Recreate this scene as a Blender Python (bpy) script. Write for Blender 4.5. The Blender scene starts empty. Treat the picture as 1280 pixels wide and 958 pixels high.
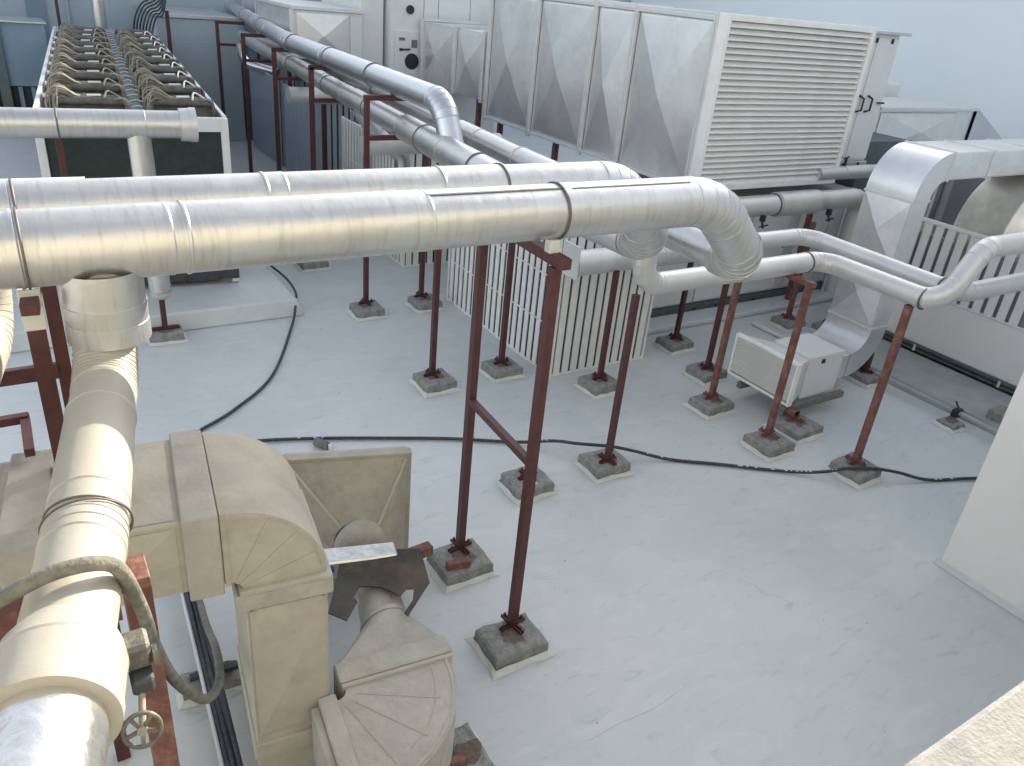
import bpy, bmesh, math, random
from mathutils import Vector, Matrix
R = math.radians
rnd = random.Random(7)
sc = bpy.context.scene
COL = sc.collection

# ---------------------------------------------------------------- camera, world, sun, exposure
cam = bpy.data.objects.new('camera', bpy.data.cameras.new('camera'))
COL.objects.link(cam)
right = Vector((0.84729652, -0.52344993, 0.08993761))
down = Vector((-0.17169352, -0.43019098, -0.88626015))
fwd = Vector((0.50260316, 0.73548344, -0.45437228))
cam.matrix_world = Matrix(((right.x, -down.x, -fwd.x, 0), (right.y, -down.y, -fwd.y, 0), (right.z, -down.z, -fwd.z, 5.0), (0, 0, 0, 1)))
cam.data.sensor_width = 36
cam.data.lens = 970 / 1280 * 36
cam.data.clip_start = 0.05
cam.data.clip_end = 500
sc.camera = cam

SUN_AZ, SUN_EL = R(24.0), R(21.7)          # direction to the sun: azimuth from +X, elevation
world = bpy.data.worlds.new('World')
sc.world = world
world.use_nodes = True
wn = world.node_tree
bg = wn.nodes['Background']
sky = wn.nodes.new('ShaderNodeTexSky')
sky.sky_type = 'NISHITA'
sky.sun_disc = False
sky.sun_elevation = SUN_EL
sky.sun_rotation = R(90) - SUN_AZ
sky.dust_density = 2.0
hs = wn.nodes.new('ShaderNodeHueSaturation')
hs.inputs['Saturation'].default_value = 0.43
wn.links.new(sky.outputs[0], hs.inputs['Color'])
wn.links.new(hs.outputs[0], bg.inputs[0])
bg.inputs[1].default_value = 0.15
sd = bpy.data.lights.new('sun', 'SUN')
sd.energy = 3.6
sd.angle = R(0.5)
sd.color = (1.0, 0.90, 0.72)
sun = bpy.data.objects.new('sun', sd)
COL.objects.link(sun)
sdir = Vector((math.cos(SUN_EL) * math.cos(SUN_AZ), math.cos(SUN_EL) * math.sin(SUN_AZ), math.sin(SUN_EL)))
sun.rotation_euler = sdir.to_track_quat('Z', 'Y').to_euler()
sc.view_settings.view_transform = 'Standard'
sc.view_settings.look = 'None'
sc.view_settings.exposure = 1.42
sc.view_settings.gamma = 1
sc.cycles.max_bounces = 8
sc.cycles.use_denoising = True

# ---------------------------------------------------------------- materials
def mat(name, col, rough=0.6, metal=0.0, var=0.12, scale=6.0, bump=0.0, bscale=40.0, col2=None, stretch=(1, 1, 1), streak=0.0, dirt=None, dirt_amt=0.0, dscale=2.0, spec=0.5, dstretch=None):
    m = bpy.data.materials.new(name)
    m.use_nodes = True
    nt = m.node_tree
    N, L = nt.nodes, nt.links
    b = N['Principled BSDF']
    b.inputs['Roughness'].default_value = rough
    b.inputs['Metallic'].default_value = metal
    b.inputs['Specular IOR Level'].default_value = spec
    tc = N.new('ShaderNodeTexCoord')
    mp = N.new('ShaderNodeMapping')
    mp.inputs['Scale'].default_value = stretch
    L.new(tc.outputs['Object'], mp.inputs[0])
    nz = N.new('ShaderNodeTexNoise')
    nz.inputs['Scale'].default_value = scale
    nz.inputs['Detail'].default_value = 6
    nz.inputs['Roughness'].default_value = 0.6
    L.new(mp.outputs[0], nz.inputs['Vector'])
    rp = N.new('ShaderNodeValToRGB')
    c = col
    c2 = col2 if col2 else tuple(x * (1 - var) for x in col)
    c1 = tuple(min(1, x * (1 + var)) for x in col) if not col2 else col
    rp.color_ramp.elements[0].position = 0.32
    rp.color_ramp.elements[1].position = 0.68
    rp.color_ramp.elements[0].color = (*c2, 1)
    rp.color_ramp.elements[1].color = (*c1, 1)
    L.new(nz.outputs['Fac'], rp.inputs[0])
    out = rp.outputs[0]
    if dirt:
        dz = N.new('ShaderNodeTexNoise')
        dz.inputs['Scale'].default_value = dscale
        dz.inputs['Detail'].default_value = 8
        dz.inputs['Roughness'].default_value = 0.7
        if dstretch:
            dm_ = N.new('ShaderNodeMapping'); dm_.inputs['Scale'].default_value = dstretch
            L.new(tc.outputs['Object'], dm_.inputs[0]); L.new(dm_.outputs[0], dz.inputs['Vector'])
        else: L.new(tc.outputs['Object'], dz.inputs['Vector'])
        dr = N.new('ShaderNodeValToRGB')
        dr.color_ramp.elements[0].position = 0.5
        dr.color_ramp.elements[1].position = 0.72
        dr.color_ramp.elements[0].color = (0, 0, 0, 1)
        dr.color_ramp.elements[1].color = (dirt_amt, dirt_amt, dirt_amt, 1)
        L.new(dz.outputs['Fac'], dr.inputs[0])
        mx = N.new('ShaderNodeMixRGB')
        L.new(dr.outputs[0], mx.inputs[0])
        L.new(out, mx.inputs[1])
        mx.inputs[2].default_value = (*dirt, 1)
        out = mx.outputs[0]
    L.new(out, b.inputs['Base Color'])
    # roughness variation
    rr = N.new('ShaderNodeMapRange')
    rr.inputs['To Min'].default_value = max(0.04, rough - 0.1)
    rr.inputs['To Max'].default_value = min(1, rough + 0.1)
    L.new(nz.outputs['Fac'], rr.inputs['Value'])
    L.new(rr.outputs[0], b.inputs['Roughness'])
    if bump:
        bn = N.new('ShaderNodeTexNoise')
        bn.inputs['Scale'].default_value = bscale
        bn.inputs['Detail'].default_value = 5
        L.new(mp.outputs[0], bn.inputs['Vector'])
        bp = N.new('ShaderNodeBump')
        bp.inputs['Strength'].default_value = min(1.0, bump)
        bp.inputs['Distance'].default_value = 0.02
        L.new(bn.outputs['Fac'], bp.inputs['Height'])
        L.new(bp.outputs[0], b.inputs['Normal'])
    return m

M = {}
M['alu'] = mat('dull_aluminium_cladding', (0.61, 0.61, 0.60), 0.36, 0.80, 0.05, 3.0, 0.24, 8, dirt=(0.40, 0.37, 0.30), dirt_amt=0.55, dscale=3, dstretch=(9, 1.2, 1.2))
M['alu_far'] = mat('grey_aluminium_cladding', (0.60, 0.615, 0.63), 0.34, 0.88, 0.05, 2.0, 0.10, 8)
M['alu_white'] = mat('pale_aluminium_cladding', (0.63, 0.63, 0.61), 0.42, 0.5, 0.06, 3.0, 0.08, 12, dirt=(0.45, 0.42, 0.36), dirt_amt=0.3)
M['foil'] = mat('crinkled_foil', (0.72, 0.72, 0.71), 0.24, 0.9, 0.05, 8, 0.4, 12)
M['duct_metal'] = mat('galvanised_duct_sheet', (0.72, 0.725, 0.72), 0.34, 0.65, 0.08, 1.6, 0.22, 3.0, dirt=(0.48, 0.47, 0.43), dirt_amt=0.35, dscale=3)
M['duct_edge'] = mat('duct_flange_metal', (0.66, 0.67, 0.66), 0.5, 0.3, 0.05, 4)
M['mastic'] = mat('beige_coated_duct', (0.47, 0.435, 0.36), 0.72, 0.0, 0.10, 3.5, 0.35, 22, dirt=(0.30, 0.26, 0.20), dirt_amt=0.45, dscale=4)
M['mastic_grey'] = mat('grey_beige_coated_duct', (0.43, 0.405, 0.36), 0.78, 0.0, 0.12, 4, 0.45, 26, dirt=(0.25, 0.22, 0.18), dirt_amt=0.5, dscale=5)
M['pipe_cream'] = mat('cream_coated_pipe', (0.43, 0.405, 0.35), 0.5, 0.15, 0.06, 3, 0.12, 16, dirt=(0.38, 0.33, 0.26), dirt_amt=0.4, dscale=6)
M['band'] = mat('dark_steel_band', (0.16, 0.15, 0.14), 0.55, 0.6, 0.2, 12)
M['band_light'] = mat('pale_metal_bead', (0.72, 0.71, 0.68), 0.45, 0.5, 0.05, 12)
M['red'] = mat('red_oxide_steel', (0.080, 0.024, 0.023), 0.5, 0.0, 0.25, 9, 0.15, 40, dirt=(0.10, 0.03, 0.025), dirt_amt=0.6, dscale=8)
M['red_worn'] = mat('worn_red_oxide_steel', (0.165, 0.065, 0.052), 0.6, 0.0, 0.25, 9, 0.2, 40, dirt=(0.36, 0.22, 0.16), dirt_amt=0.6, dscale=9)
M['concrete'] = mat('grey_concrete', (0.25, 0.25, 0.24), 0.9, 0.0, 0.28, 14, 0.8, 45, dirt=(0.45, 0.45, 0.42), dirt_amt=0.5, dscale=10)
M['skirt'] = mat('cream_waterproof_coat', (0.62, 0.625, 0.58), 0.6, 0.0, 0.08, 12, 0.5, 25)
M['white_panel'] = mat('white_enamel_panel', (0.70, 0.71, 0.70), 0.45, 0.0, 0.04, 1.5, dirt=(0.52, 0.50, 0.44), dirt_amt=0.2, dscale=2)
M['cream'] = mat('cream_powder_coat', (0.83, 0.83, 0.80), 0.5, 0.0, 0.04, 3, dirt=(0.50, 0.47, 0.40), dirt_amt=0.2)
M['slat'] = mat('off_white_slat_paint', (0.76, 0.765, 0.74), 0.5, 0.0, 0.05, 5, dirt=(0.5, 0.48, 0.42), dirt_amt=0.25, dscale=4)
M['blue_panel'] = mat('blue_grey_panel', (0.17, 0.25, 0.32), 0.5, 0.0, 0.10, 1.0)
M['dark'] = mat('dark_green_grille', (0.02, 0.035, 0.032), 0.6, 0.1, 0.3, 12)
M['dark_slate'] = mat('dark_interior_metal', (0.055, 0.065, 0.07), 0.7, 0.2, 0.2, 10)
M['rail_green'] = mat('grey_green_steel', (0.10, 0.13, 0.13), 0.6, 0.2, 0.15, 8)
M['rubber'] = mat('black_rubber', (0.03, 0.038, 0.05), 0.55, 0.0, 0.2, 20, dirt=(0.16, 0.16, 0.15), dirt_amt=0.4, dscale=20)
M['hose_grey'] = mat('dusty_grey_hose', (0.17, 0.165, 0.14), 0.8, 0.0, 0.3, 18, 0.4, 60, dirt=(0.3, 0.28, 0.23), dirt_amt=0.6, dscale=12)
M['beige_cable'] = mat('dusty_beige_cable', (0.30, 0.28, 0.225), 0.85, 0.0, 0.25, 14)
M['coil'] = mat('dusty_dark_coil', (0.125, 0.12, 0.11), 0.75, 0.1, 0.35, 10, 0.3, 60)
M['white_plastic'] = mat('white_plastic', (0.78, 0.78, 0.76), 0.4, 0.0, 0.03, 8)
M['black'] = mat('black_plastic', (0.02, 0.02, 0.022), 0.5)
M['rust_plate'] = mat('dark_oily_steel_plate', (0.05, 0.047, 0.038), 0.5, 0.35, 0.4, 5, 0.25, 20, dirt=(0.16, 0.09, 0.05), dirt_amt=0.7, dscale=3)
M['blue_plastic'] = mat('blue_sheet', (0.02, 0.06, 0.30), 0.5)
M['green_plastic'] = mat('green_clip', (0.02, 0.25, 0.12), 0.5)
M['wall'] = mat('pale_blue_grey_wall_paint', (0.36, 0.425, 0.475), 0.85, 0.0, 0.06, 0.5, 0.1, 8)
M['tower'] = mat('pale_tower_render', (0.74, 0.78, 0.80), 0.9, 0.0, 0.03, 0.2)
M['plaster'] = mat('cream_plaster', (0.80, 0.79, 0.75), 0.85, 0.0, 0.04, 1.0, 0.15, 18, dirt=(0.55, 0.54, 0.49), dirt_amt=0.25)
M['warm_wall'] = mat('warm_cream_plaster', (0.85, 0.78, 0.62), 0.85, 0.0, 0.04, 1.0)
M['parapet'] = mat('weathered_parapet_top', (0.30, 0.295, 0.28), 0.9, 0.0, 0.14, 40, 0.25, 120, dirt=(0.17, 0.18, 0.22), dirt_amt=0.8, dscale=14)
M['tank'] = mat('tan_coated_tank', (0.80, 0.77, 0.70), 0.4, 0.35, 0.12, 3, 0.2, 6, dirt=(0.3, 0.26, 0.2), dirt_amt=0.4)
M['grey_coating'] = mat('grey_roof_coating', (0.36, 0.38, 0.375), 0.7, 0, .12, 3, .3, 15)
M['foil_dull'] = mat('dull_crumpled_foil', (0.70, 0.70, 0.68), 0.3, 0.8, .1, 8, .4, 14)
M['mid_grey'] = mat('mid_grey_sheet', (0.30, 0.31, 0.32), 0.6, 0.1, .1, 2)
M['mastic_brown'] = mat('brown_beige_coated_sheet', (0.37, 0.34, 0.28), 0.75, 0.0, 0.14, 4, 0.4, 24, dirt=(0.22, 0.19, 0.15), dirt_amt=0.55, dscale=5)
M['slat_shaded'] = mat('slat_paint_shaded_blue', (0.36, 0.43, 0.50), 0.5, 0, .08, 3)  # slat paint darkened and blued: deep shade of the far screens put into colour
M['stain'] = mat('rust_stained_concrete', (0.15, 0.115, 0.095), 0.9, 0, .35, 25, .4, 60)
M['wheel_grey'] = mat('grey_cast_iron', (0.15, 0.145, 0.13), 0.6, 0.4, 0.3, 20, 0.3, 60, dirt=(0.3, 0.27, 0.2), dirt_amt=0.5, dscale=20)

def roof_material():
    m = bpy.data.materials.new('pale_blue_roof_coating')
    m.use_nodes = True
    nt = m.node_tree; N, L = nt.nodes, nt.links
    b = N['Principled BSDF']
    tc = N.new('ShaderNodeTexCoord')
    def noise(s, d, r=0.55, dist=0.0, sx=None):
        n = N.new('ShaderNodeTexNoise'); n.inputs['Scale'].default_value = s; n.inputs['Detail'].default_value = d
        n.inputs['Roughness'].default_value = r; n.inputs['Distortion'].default_value = dist
        if sx:
            mp = N.new('ShaderNodeMapping'); mp.inputs['Scale'].default_value = sx; mp.inputs['Rotation'].default_value = (0, 0, R(35))
            L.new(tc.outputs['Object'], mp.inputs[0]); L.new(mp.outputs[0], n.inputs['Vector'])
        else:
            L.new(tc.outputs['Object'], n.inputs['Vector'])
        return n
    def ramp(src, p0, c0, p1, c1):
        r = N.new('ShaderNodeValToRGB'); e = r.color_ramp.elements
        e[0].position, e[1].position = p0, p1; e[0].color = (*c0, 1); e[1].color = (*c1, 1)
        L.new(src.outputs['Fac'], r.inputs[0]); return r
    def mix(f, a, c, fac=None):
        x = N.new('ShaderNodeMixRGB')
        if fac is None: L.new(f.outputs[0], x.inputs[0])
        else: x.inputs[0].default_value = fac
        L.new(a.outputs[0], x.inputs[1])
        if isinstance(c, tuple): x.inputs[2].default_value = (*c, 1)
        else: L.new(c.outputs[0], x.inputs[2])
        return x
    base = ramp(noise(0.45, 5, 0.6, 0.4), 0.35, (0.53, 0.565, 0.57), 0.68, (0.62, 0.645, 0.64))
    m1 = ramp(noise(1.3, 7, 0.62, 1.2, (1, 2.2, 1)), 0.52, (0, 0, 0), 0.66, (0.38, 0.38, 0.38))
    x = mix(m1, base, (0.67, 0.69, 0.665))
    m2 = ramp(noise(3.3, 8, 0.7, 0.8, (0.8, 3, 1)), 0.56, (0, 0, 0), 0.72, (0.5, 0.5, 0.5))
    x = mix(m2, x, (0.34, 0.375, 0.37))
    m3 = ramp(noise(38, 3, 0.5), 0.74, (0, 0, 0), 0.78, (0.5, 0.5, 0.5))
    x = mix(m3, x, (0.27, 0.29, 0.31))
    L.new(x.outputs[0], b.inputs['Base Color'])
    rr = N.new('ShaderNodeMapRange'); rr.inputs['To Min'].default_value = 0.38; rr.inputs['To Max'].default_value = 0.62
    L.new(noise(1.7, 5).outputs['Fac'], rr.inputs['Value']); L.new(rr.outputs[0], b.inputs['Roughness'])
    b.inputs['Specular IOR Level'].default_value = 0.35
    bn = noise(5, 8, 0.6, 0.6, (1, 2, 1))
    bp = N.new('ShaderNodeBump'); bp.inputs['Strength'].default_value = 0.30; bp.inputs['Distance'].default_value = 0.02
    L.new(bn.outputs['Fac'], bp.inputs['Height']); L.new(bp.outputs[0], b.inputs['Normal'])
    return m
M['roof'] = roof_material()

# ---------------------------------------------------------------- mesh helpers
ORG = {}
def V(*a): return Vector(a)

class MB:
    def __init__(s): s.v = []; s.f = []; s.sm = []
    def add(s, vs, fs, smooth=False):
        o = len(s.v); s.v += [Vector(p) for p in vs]
        for f in fs: s.f.append([o + i for i in f]); s.sm.append(smooth)
        return s
    def hexa(s, p):
        return s.add(p, [(0, 3, 2, 1), (4, 5, 6, 7), (0, 1, 5, 4), (1, 2, 6, 5), (2, 3, 7, 6), (3, 0, 4, 7)])
    def box(s, x0, x1, y0, y1, z0, z1, yaw=0.0, piv=None):
        p = [V(x0, y0, z0), V(x1, y0, z0), V(x1, y1, z0), V(x0, y1, z0), V(x0, y0, z1), V(x1, y0, z1), V(x1, y1, z1), V(x0, y1, z1)]
        if yaw:
            c = Vector(piv) if piv else V((x0 + x1) / 2, (y0 + y1) / 2, 0)
            m = Matrix.Rotation(yaw, 3, 'Z'); c = V(c.x, c.y, 0)
            p = [m @ (q - c) + c for q in p]
        return s.hexa(p)
    def bar(s, p, q, w, h, up=(0, 0, 1)):
        p, q, up = Vector(p), Vector(q), Vector(up)
        t = (q - p).normalized()
        if abs(t.dot(up)) > 0.98: up = V(0, 1, 0)
        a = t.cross(up).normalized() * (w / 2); b = a.cross(t).normalized() * (h / 2)
        return s.hexa([p - a - b, p + a - b, q + a - b, q - a - b, p - a + b, p + a + b, q + a + b, q - a + b])
    def tube(s, pts, rs, n=12, caps=True, smooth=True):
        pts = [Vector(p) for p in pts]
        if not isinstance(rs, (list, tuple)): rs = [rs] * len(pts)
        T = []
        for i in range(len(pts)):
            a = pts[max(0, i - 1)]; b = pts[min(len(pts) - 1, i + 1)]
            d = b - a
            if d.length < 1e-9: d = T[-1] if T else V(0, 0, 1)
            T.append(d.normalized())
        up = V(0, 0, 1) if abs(T[0].z) < 0.9 else V(1, 0, 0)
        u = T[0].cross(up).normalized()
        vs = []
        for i, p in enumerate(pts):
            u = (u - T[i] * u.dot(T[i])).normalized(); w = T[i].cross(u)
            for k in range(n):
                a = 2 * math.pi * k / n
                vs.append(p + (u * math.cos(a) + w * math.sin(a)) * rs[i])
        fs = []
        for i in range(len(pts) - 1):
            for k in range(n):
                fs.append((i * n + k, i * n + (k + 1) % n, (i + 1) * n + (k + 1) % n, (i + 1) * n + k))
        s.add(vs, fs, smooth)
        if caps:
            o = len(pts) - 1
            s.add(vs[:n], [tuple(range(n))[::-1]]); s.add(vs[o * n:], [tuple(range(n))])
        return s
    def rings(s, cs, ts, rs, n=40, u0=None):
        "tube through given centres with given tangents (mitred rings), no caps"
        u = u0
        vs = []
        for c, t, r in zip(cs, ts, rs):
            if u is None:
                up = V(0, 0, 1) if abs(t.z) < 0.9 else V(1, 0, 0)
                u = t.cross(up).normalized()
            u = (u - t * u.dot(t)).normalized(); w = t.cross(u)
            for k in range(n):
                a = 2 * math.pi * k / n
                vs.append(c + (u * math.cos(a) + w * math.sin(a)) * r)
        fs = []
        for i in range(len(cs) - 1):
            for k in range(n):
                fs.append((i * n + k, i * n + (k + 1) % n, (i + 1) * n + (k + 1) % n, (i + 1) * n + k))
        return s.add(vs, fs, True)
    def hard(s, cs, ts, rs, n=40):
        for i in range(len(cs) - 1): s.rings(cs[i:i + 2], ts[i:i + 2], rs[i:i + 2], n)
        return s
    def disc(s, c, t, r, r_in=0.0, n=40):
        up = V(0, 0, 1) if abs(t.z) < 0.9 else V(1, 0, 0)
        u = t.cross(up).normalized(); w = t.cross(u)
        o = [c + (u * math.cos(2 * math.pi * k / n) + w * math.sin(2 * math.pi * k / n)) * r for k in range(n)]
        if r_in <= 0: return s.add(o, [tuple(range(n))])
        i_ = [c + (u * math.cos(2 * math.pi * k / n) + w * math.sin(2 * math.pi * k / n)) * r_in for k in range(n)]
        return s.add(o + i_, [(k, (k + 1) % n, n + (k + 1) % n, n + k) for k in range(n)])
    def prism(s, poly, d):
        "polygon (3-D points, planar) pushed by vector d"
        n = len(poly); a = [Vector(p) for p in poly]; b = [p + Vector(d) for p in a]
        return s.add(a + b, [tuple(range(n))[::-1], tuple(range(n, 2 * n))] + [(i, (i + 1) % n, n + (i + 1) % n, n + i) for i in range(n)])
    def build(s, name, m, parent=None, bevel=0.0, org=None, sub=False):
        o0 = ORG.get(parent.name, V(0, 0, 0)) if parent else (Vector(org) if org else V(0, 0, 0))
        me = bpy.data.meshes.new(name)
        me.from_pydata([p - o0 for p in s.v], [], s.f)
        for pl, sm in zip(me.polygons, s.sm): pl.use_smooth = sm
        bm = bmesh.new(); bm.from_mesh(me)
        if not any(s.sm): bmesh.ops.remove_doubles(bm, verts=bm.verts, dist=1e-5)
        bmesh.ops.recalc_face_normals(bm, faces=bm.faces)
        if bevel > 0:
            es = [e for e in bm.edges if len(e.link_faces) == 2 and e.calc_face_angle(0) > 0.6]
            bmesh.ops.bevel(bm, geom=es, offset=bevel, segments=1, affect='EDGES', clamp_overlap=True)
        bm.to_mesh(me); bm.free()
        me.materials.append(M[m] if isinstance(m, str) else m)
        o = bpy.data.objects.new(name, me); COL.objects.link(o)
        if parent: o.parent = parent
        else: o.location = o0
        ORG[o.name] = o0
        return o

def place(src, parent, loc):
    "a copy of a small shared piece at world position loc"
    o = src.copy(); COL.objects.link(o); o.parent = parent
    o.location = Vector(loc) - ORG[parent.name]
    ORG[o.name] = ORG[parent.name]
    return o
def first(mb, name, m, parent, loc, bevel=0.0):
    "shared piece built about its own origin"
    o = mb.build(name, m, None, bevel)
    o.parent = parent; o.location = Vector(loc) - ORG[parent.name]; ORG[o.name] = ORG[parent.name]
    return o

def tag(o, label, cat, group=None):
    o['label'] = label; o['category'] = cat
    if group: o['group'] = group
    return o
def thing(name, label, cat, loc, group=None):
    o = bpy.data.objects.new(name, None); COL.objects.link(o); o.location = loc
    o.empty_display_size = 0.2
    ORG[o.name] = Vector(loc)
    return tag(o, label, cat, group)
def struct(name, mb, m, bevel=0.0, parent=None):
    o = mb.build(name, m, parent, bevel)
    if not parent: o['kind'] = 'structure'
    return o

# ---------------------------------------------------------------- pipe builder
def pipe(root, pts, r, bends, sec=1.0, gores=6, m='alu', bead=0.006, bands=(), n=40, cap0=False, cap1=False, cuts=None, lipm=None):
    """insulated pipe along a polyline. bends[i]: bend radius at inner vertex i+1.
    straight runs are cut into cladding sections, bends into mitred segments."""
    pts = [Vector(p) for p in pts]
    ends = [[None, None] for _ in range(len(pts) - 1)]
    ends[0][0] = pts[0]; ends[-1][1] = pts[-1]
    arcs = []
    for i in range(1, len(pts) - 1):
        a = (pts[i - 1] - pts[i]).normalized(); b = (pts[i + 1] - pts[i]).normalized()
        ang = math.pi - a.angle(b)
        rb = bends[i - 1]; d = rb * math.tan(ang / 2)
        A = pts[i] + a * d; B = pts[i] + b * d
        bis = (a + b).normalized(); C = pts[i] + bis * (rb / math.cos(ang / 2))
        arcs.append((A, B, C, ang, -a, b, rb)); ends[i - 1][1] = A; ends[i][0] = B
    r_of = r if callable(r) else (lambda k: r)
    for k, (A, B) in enumerate(ends):
        d = B - A; Ls = d.length; t = d.normalized(); rr = r_of(k)
        if Ls < 0.03: continue
        if cuts and k in cuts: cs = [0] + list(cuts[k]) + [Ls]
        else:
            nn = max(1, round(Ls / sec)); cs = [Ls * j / nn for j in range(nn + 1)]
        for j in range(len(cs) - 1):
            s0, s1 = cs[j], cs[j + 1]
            if s1 - s0 < 0.02: continue
            e = 0.0015 * ((j % 2) * 2 - 1)
            mb = MB()
            st = [s0, s0, s0 + 0.012, s0 + 0.02, s1]
            ra = [rr - 0.004, rr + bead + e, rr + bead + e, rr + e, rr + e]
            for q in range(len(st) - 1): mb.rings([A + t * st[q], A + t * st[q + 1]], [t] * 2, [ra[q], ra[q + 1]], n)
            if cap0 and k == 0 and j == 0: mb.disc(A, t, rr + bead, 0, n)
            if cap1 and k == len(ends) - 1 and j == len(cs) - 2: mb.disc(B, t, rr + e, 0, n)
            mb.build('cladding_section', m, root)
    for (A, B, C, ang, t0, t1, rb), ii in zip(arcs, range(len(arcs))):
        rr = r_of(ii)
        g = max(2, round(gores * ang / (math.pi / 2)))
        ax = t0.cross(t1).normalized()
        for q in range(g):
            cs, ts, ra = [], [], []
            sub = [0, 0, 0.10, 0.12, 1.0]
            rad = [rr - 0.004, rr + bead * .7 + .001, rr + bead * .7 + .001, rr + 0.001, rr + 0.001]
            for s_, ro in zip(sub, rad):
                th = ang * (q + s_) / g
                mt = Matrix.Rotation(th, 3, ax)
                cs.append(C + mt @ (A - C)); ts.append(mt @ t0); ra.append(ro)
            mb = MB()
            for k_ in range(4): mb.rings(cs[k_:k_ + 2], ts[k_:k_ + 2], ra[k_:k_ + 2], n)
            mb.build('elbow_segment', m, root)
    for (k, s_, w, bm_) in bands:
        A, B = ends[k]; t = (B - A).normalized(); rr = r_of(k)
        if s_ < 0: s_ = (B - A).length + s_
        P = A + t * s_
        MB().rings([P, P, P + t * w, P + t * w], [t] * 4, [rr - 0.003, rr + bead + 0.006, rr + bead + 0.006, rr - 0.003], n).build('band', bm_, root)
    return root

# ---------------------------------------------------------------- SETTING
struct('roof_floor', MB().add([(-40, -12, 0), (60, -12, 0), (60, 60, 0), (-40, 60, 0)], [(0, 1, 2, 3)]), 'roof')
# tall neighbouring block, back wall, camera building, right-hand stair block
tw = thing('tower_building', 'tall plain pale blue building wall in shade at the top right', 'building', (26, 10, 0))
mb = MB(); mb.box(24, 40, -25, 50, 0, 13.05); mb.build('wall', 'tower', tw)
bw = thing('rooftop_building', 'pale blue grey building wall closing the far side of the roof', 'building', (0, 30, 0))
MB().box(-30, 23.9, 29.0, 31, 0, 7.5).build('wall', 'wall', bw)
for (x0, x1, z1) in ((1.25, 1.75, 4.0), (4.75, 4.95, 4.0), (2.3, 2.36, 3.9)):
    MB().box(x0, x1, 28.93, 28.997, 0.2, z1).build('wall_panel', 'blue_panel' if x0 < 2 else 'wall', bw)
pn = thing('penthouse', 'low pale penthouse wall behind the black hoses and red post', 'building', (6, 26, 0))
MB().box(4.15, 6.4, 25.2, 28.6, 0, 3.35).build('wall', 'wall', pn, 0.02)
MB().box(4.1, 6.45, 25.15, 28.6, 3.353, 3.45).build('roof', 'alu_far', pn, 0.01)

wl = thing('stair_block', 'plain cream rendered wall block at the right edge', 'wall', (7.6, 2.84, 0))
MB().box(7.6, 12.5, -8, 2.84, 0.0, 3.3).build('wall', 'plaster', wl, 0.012)
MB().add([(7.6 - .05, 2.89, 0.004), (7.6 - .05, -8, 0.004), (7.6, -8, 0.06), (7.6, 2.84, 0.06), (12.5, 2.84, 0.06), (12.5, 2.89, 0.004)], [(0, 1, 2, 3), (0, 3, 4, 5)]).build('skirting', 'roof', wl)
pb = thing('parapet', 'sunlit weathered parapet top in the bottom right corner', 'wall', (3, 0.2, 0))
MB().box(-9, 7.59, -0.12, 0.275, 0.0, 3.93).build('wall', 'warm_wall', pb)
MB().box(-9, 7.59, -0.15, 0.31, 3.932, 4.0).build('coping', 'parapet', pb, 0.012)
cb = thing('bounce_facade', 'unseen cream facade added behind the viewpoint to bounce warm sunlight', 'building', (0, -3, 0))
MB().box(-14, 7.59, -5, -2.3, 0, 9.0).build('wall', 'warm_wall', cb)  # unseen wall added so warm sunlight bounces onto the faces towards the viewer

# raised plinth under the chiller
mb = MB()
mb.hexa([V(-3.0, 11.35, 0), V(3.63, 11.35, 0), V(3.63, 27.5, 0), V(-3.0, 27.5, 0), V(-3.0, 11.45, .27), V(3.55, 11.45, .27), V(3.55, 27.5, .27), V(-3.0, 27.5, .27)])
struct('plinth', mb, 'roof', 0.03)
mb = MB(); mb.hexa([V(11.1, 3.2, 0), V(12.4, 3.2, 0), V(12.4, 7.6, 0), V(11.1, 7.6, 0), V(11.16, 3.2, .12), V(12.4, 3.2, .12), V(12.4, 7.6, .12), V(11.16, 7.6, .12)])
o = struct('plinth', mb, 'grey_coating', 0.01)
# cracks and scuffs in the coating
def ribbon(pts, w, z):
    mb = MB()
    for a, b in zip(pts, pts[1:]):
        a = V(*a, z); b = V(*b, z); t = (b - a).normalized(); n_ = V(-t.y, t.x, 0) * w / 2
        mb.add([a - n_, a + n_, b + n_, b - n_], [(0, 1, 2, 3)])
    return mb
struct('roof_crack', ribbon([(5.4, 3.63), (5.5, 3.5), (5.48, 3.38), (5.6, 3.25), (5.62, 3.12)], 0.003, 0.004), 'mid_grey')
struct('roof_scuff', ribbon([(2.97, 2.85), (3.3, 2.86), (3.62, 2.84), (3.98, 2.9)], 0.007, 0.004), 'white_panel')

mb = MB(); rd = random.Random(11)
for k in range(110):
    x, y, a_, r_ = rd.uniform(1.5, 9.5), rd.uniform(1.6, 9.5), rd.uniform(0, 6.3), rd.uniform(.004, .012)
    c, d = math.cos(a_) * r_, math.sin(a_) * r_
    mb.add([(x - c, y - d, .003), (x + d * .6, y - c * .6, .003), (x + c, y + d, .003), (x, y, .003 + r_ * .7)], [(0, 1, 3), (1, 2, 3), (2, 0, 3), (0, 2, 1)])
o = mb.build('roof_grit', 'hose_grey'); o['kind'] = 'stuff'; o['label'] = 'tiny grit and paint chips scattered over the pale roof coating'; o['category'] = 'grit'
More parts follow.
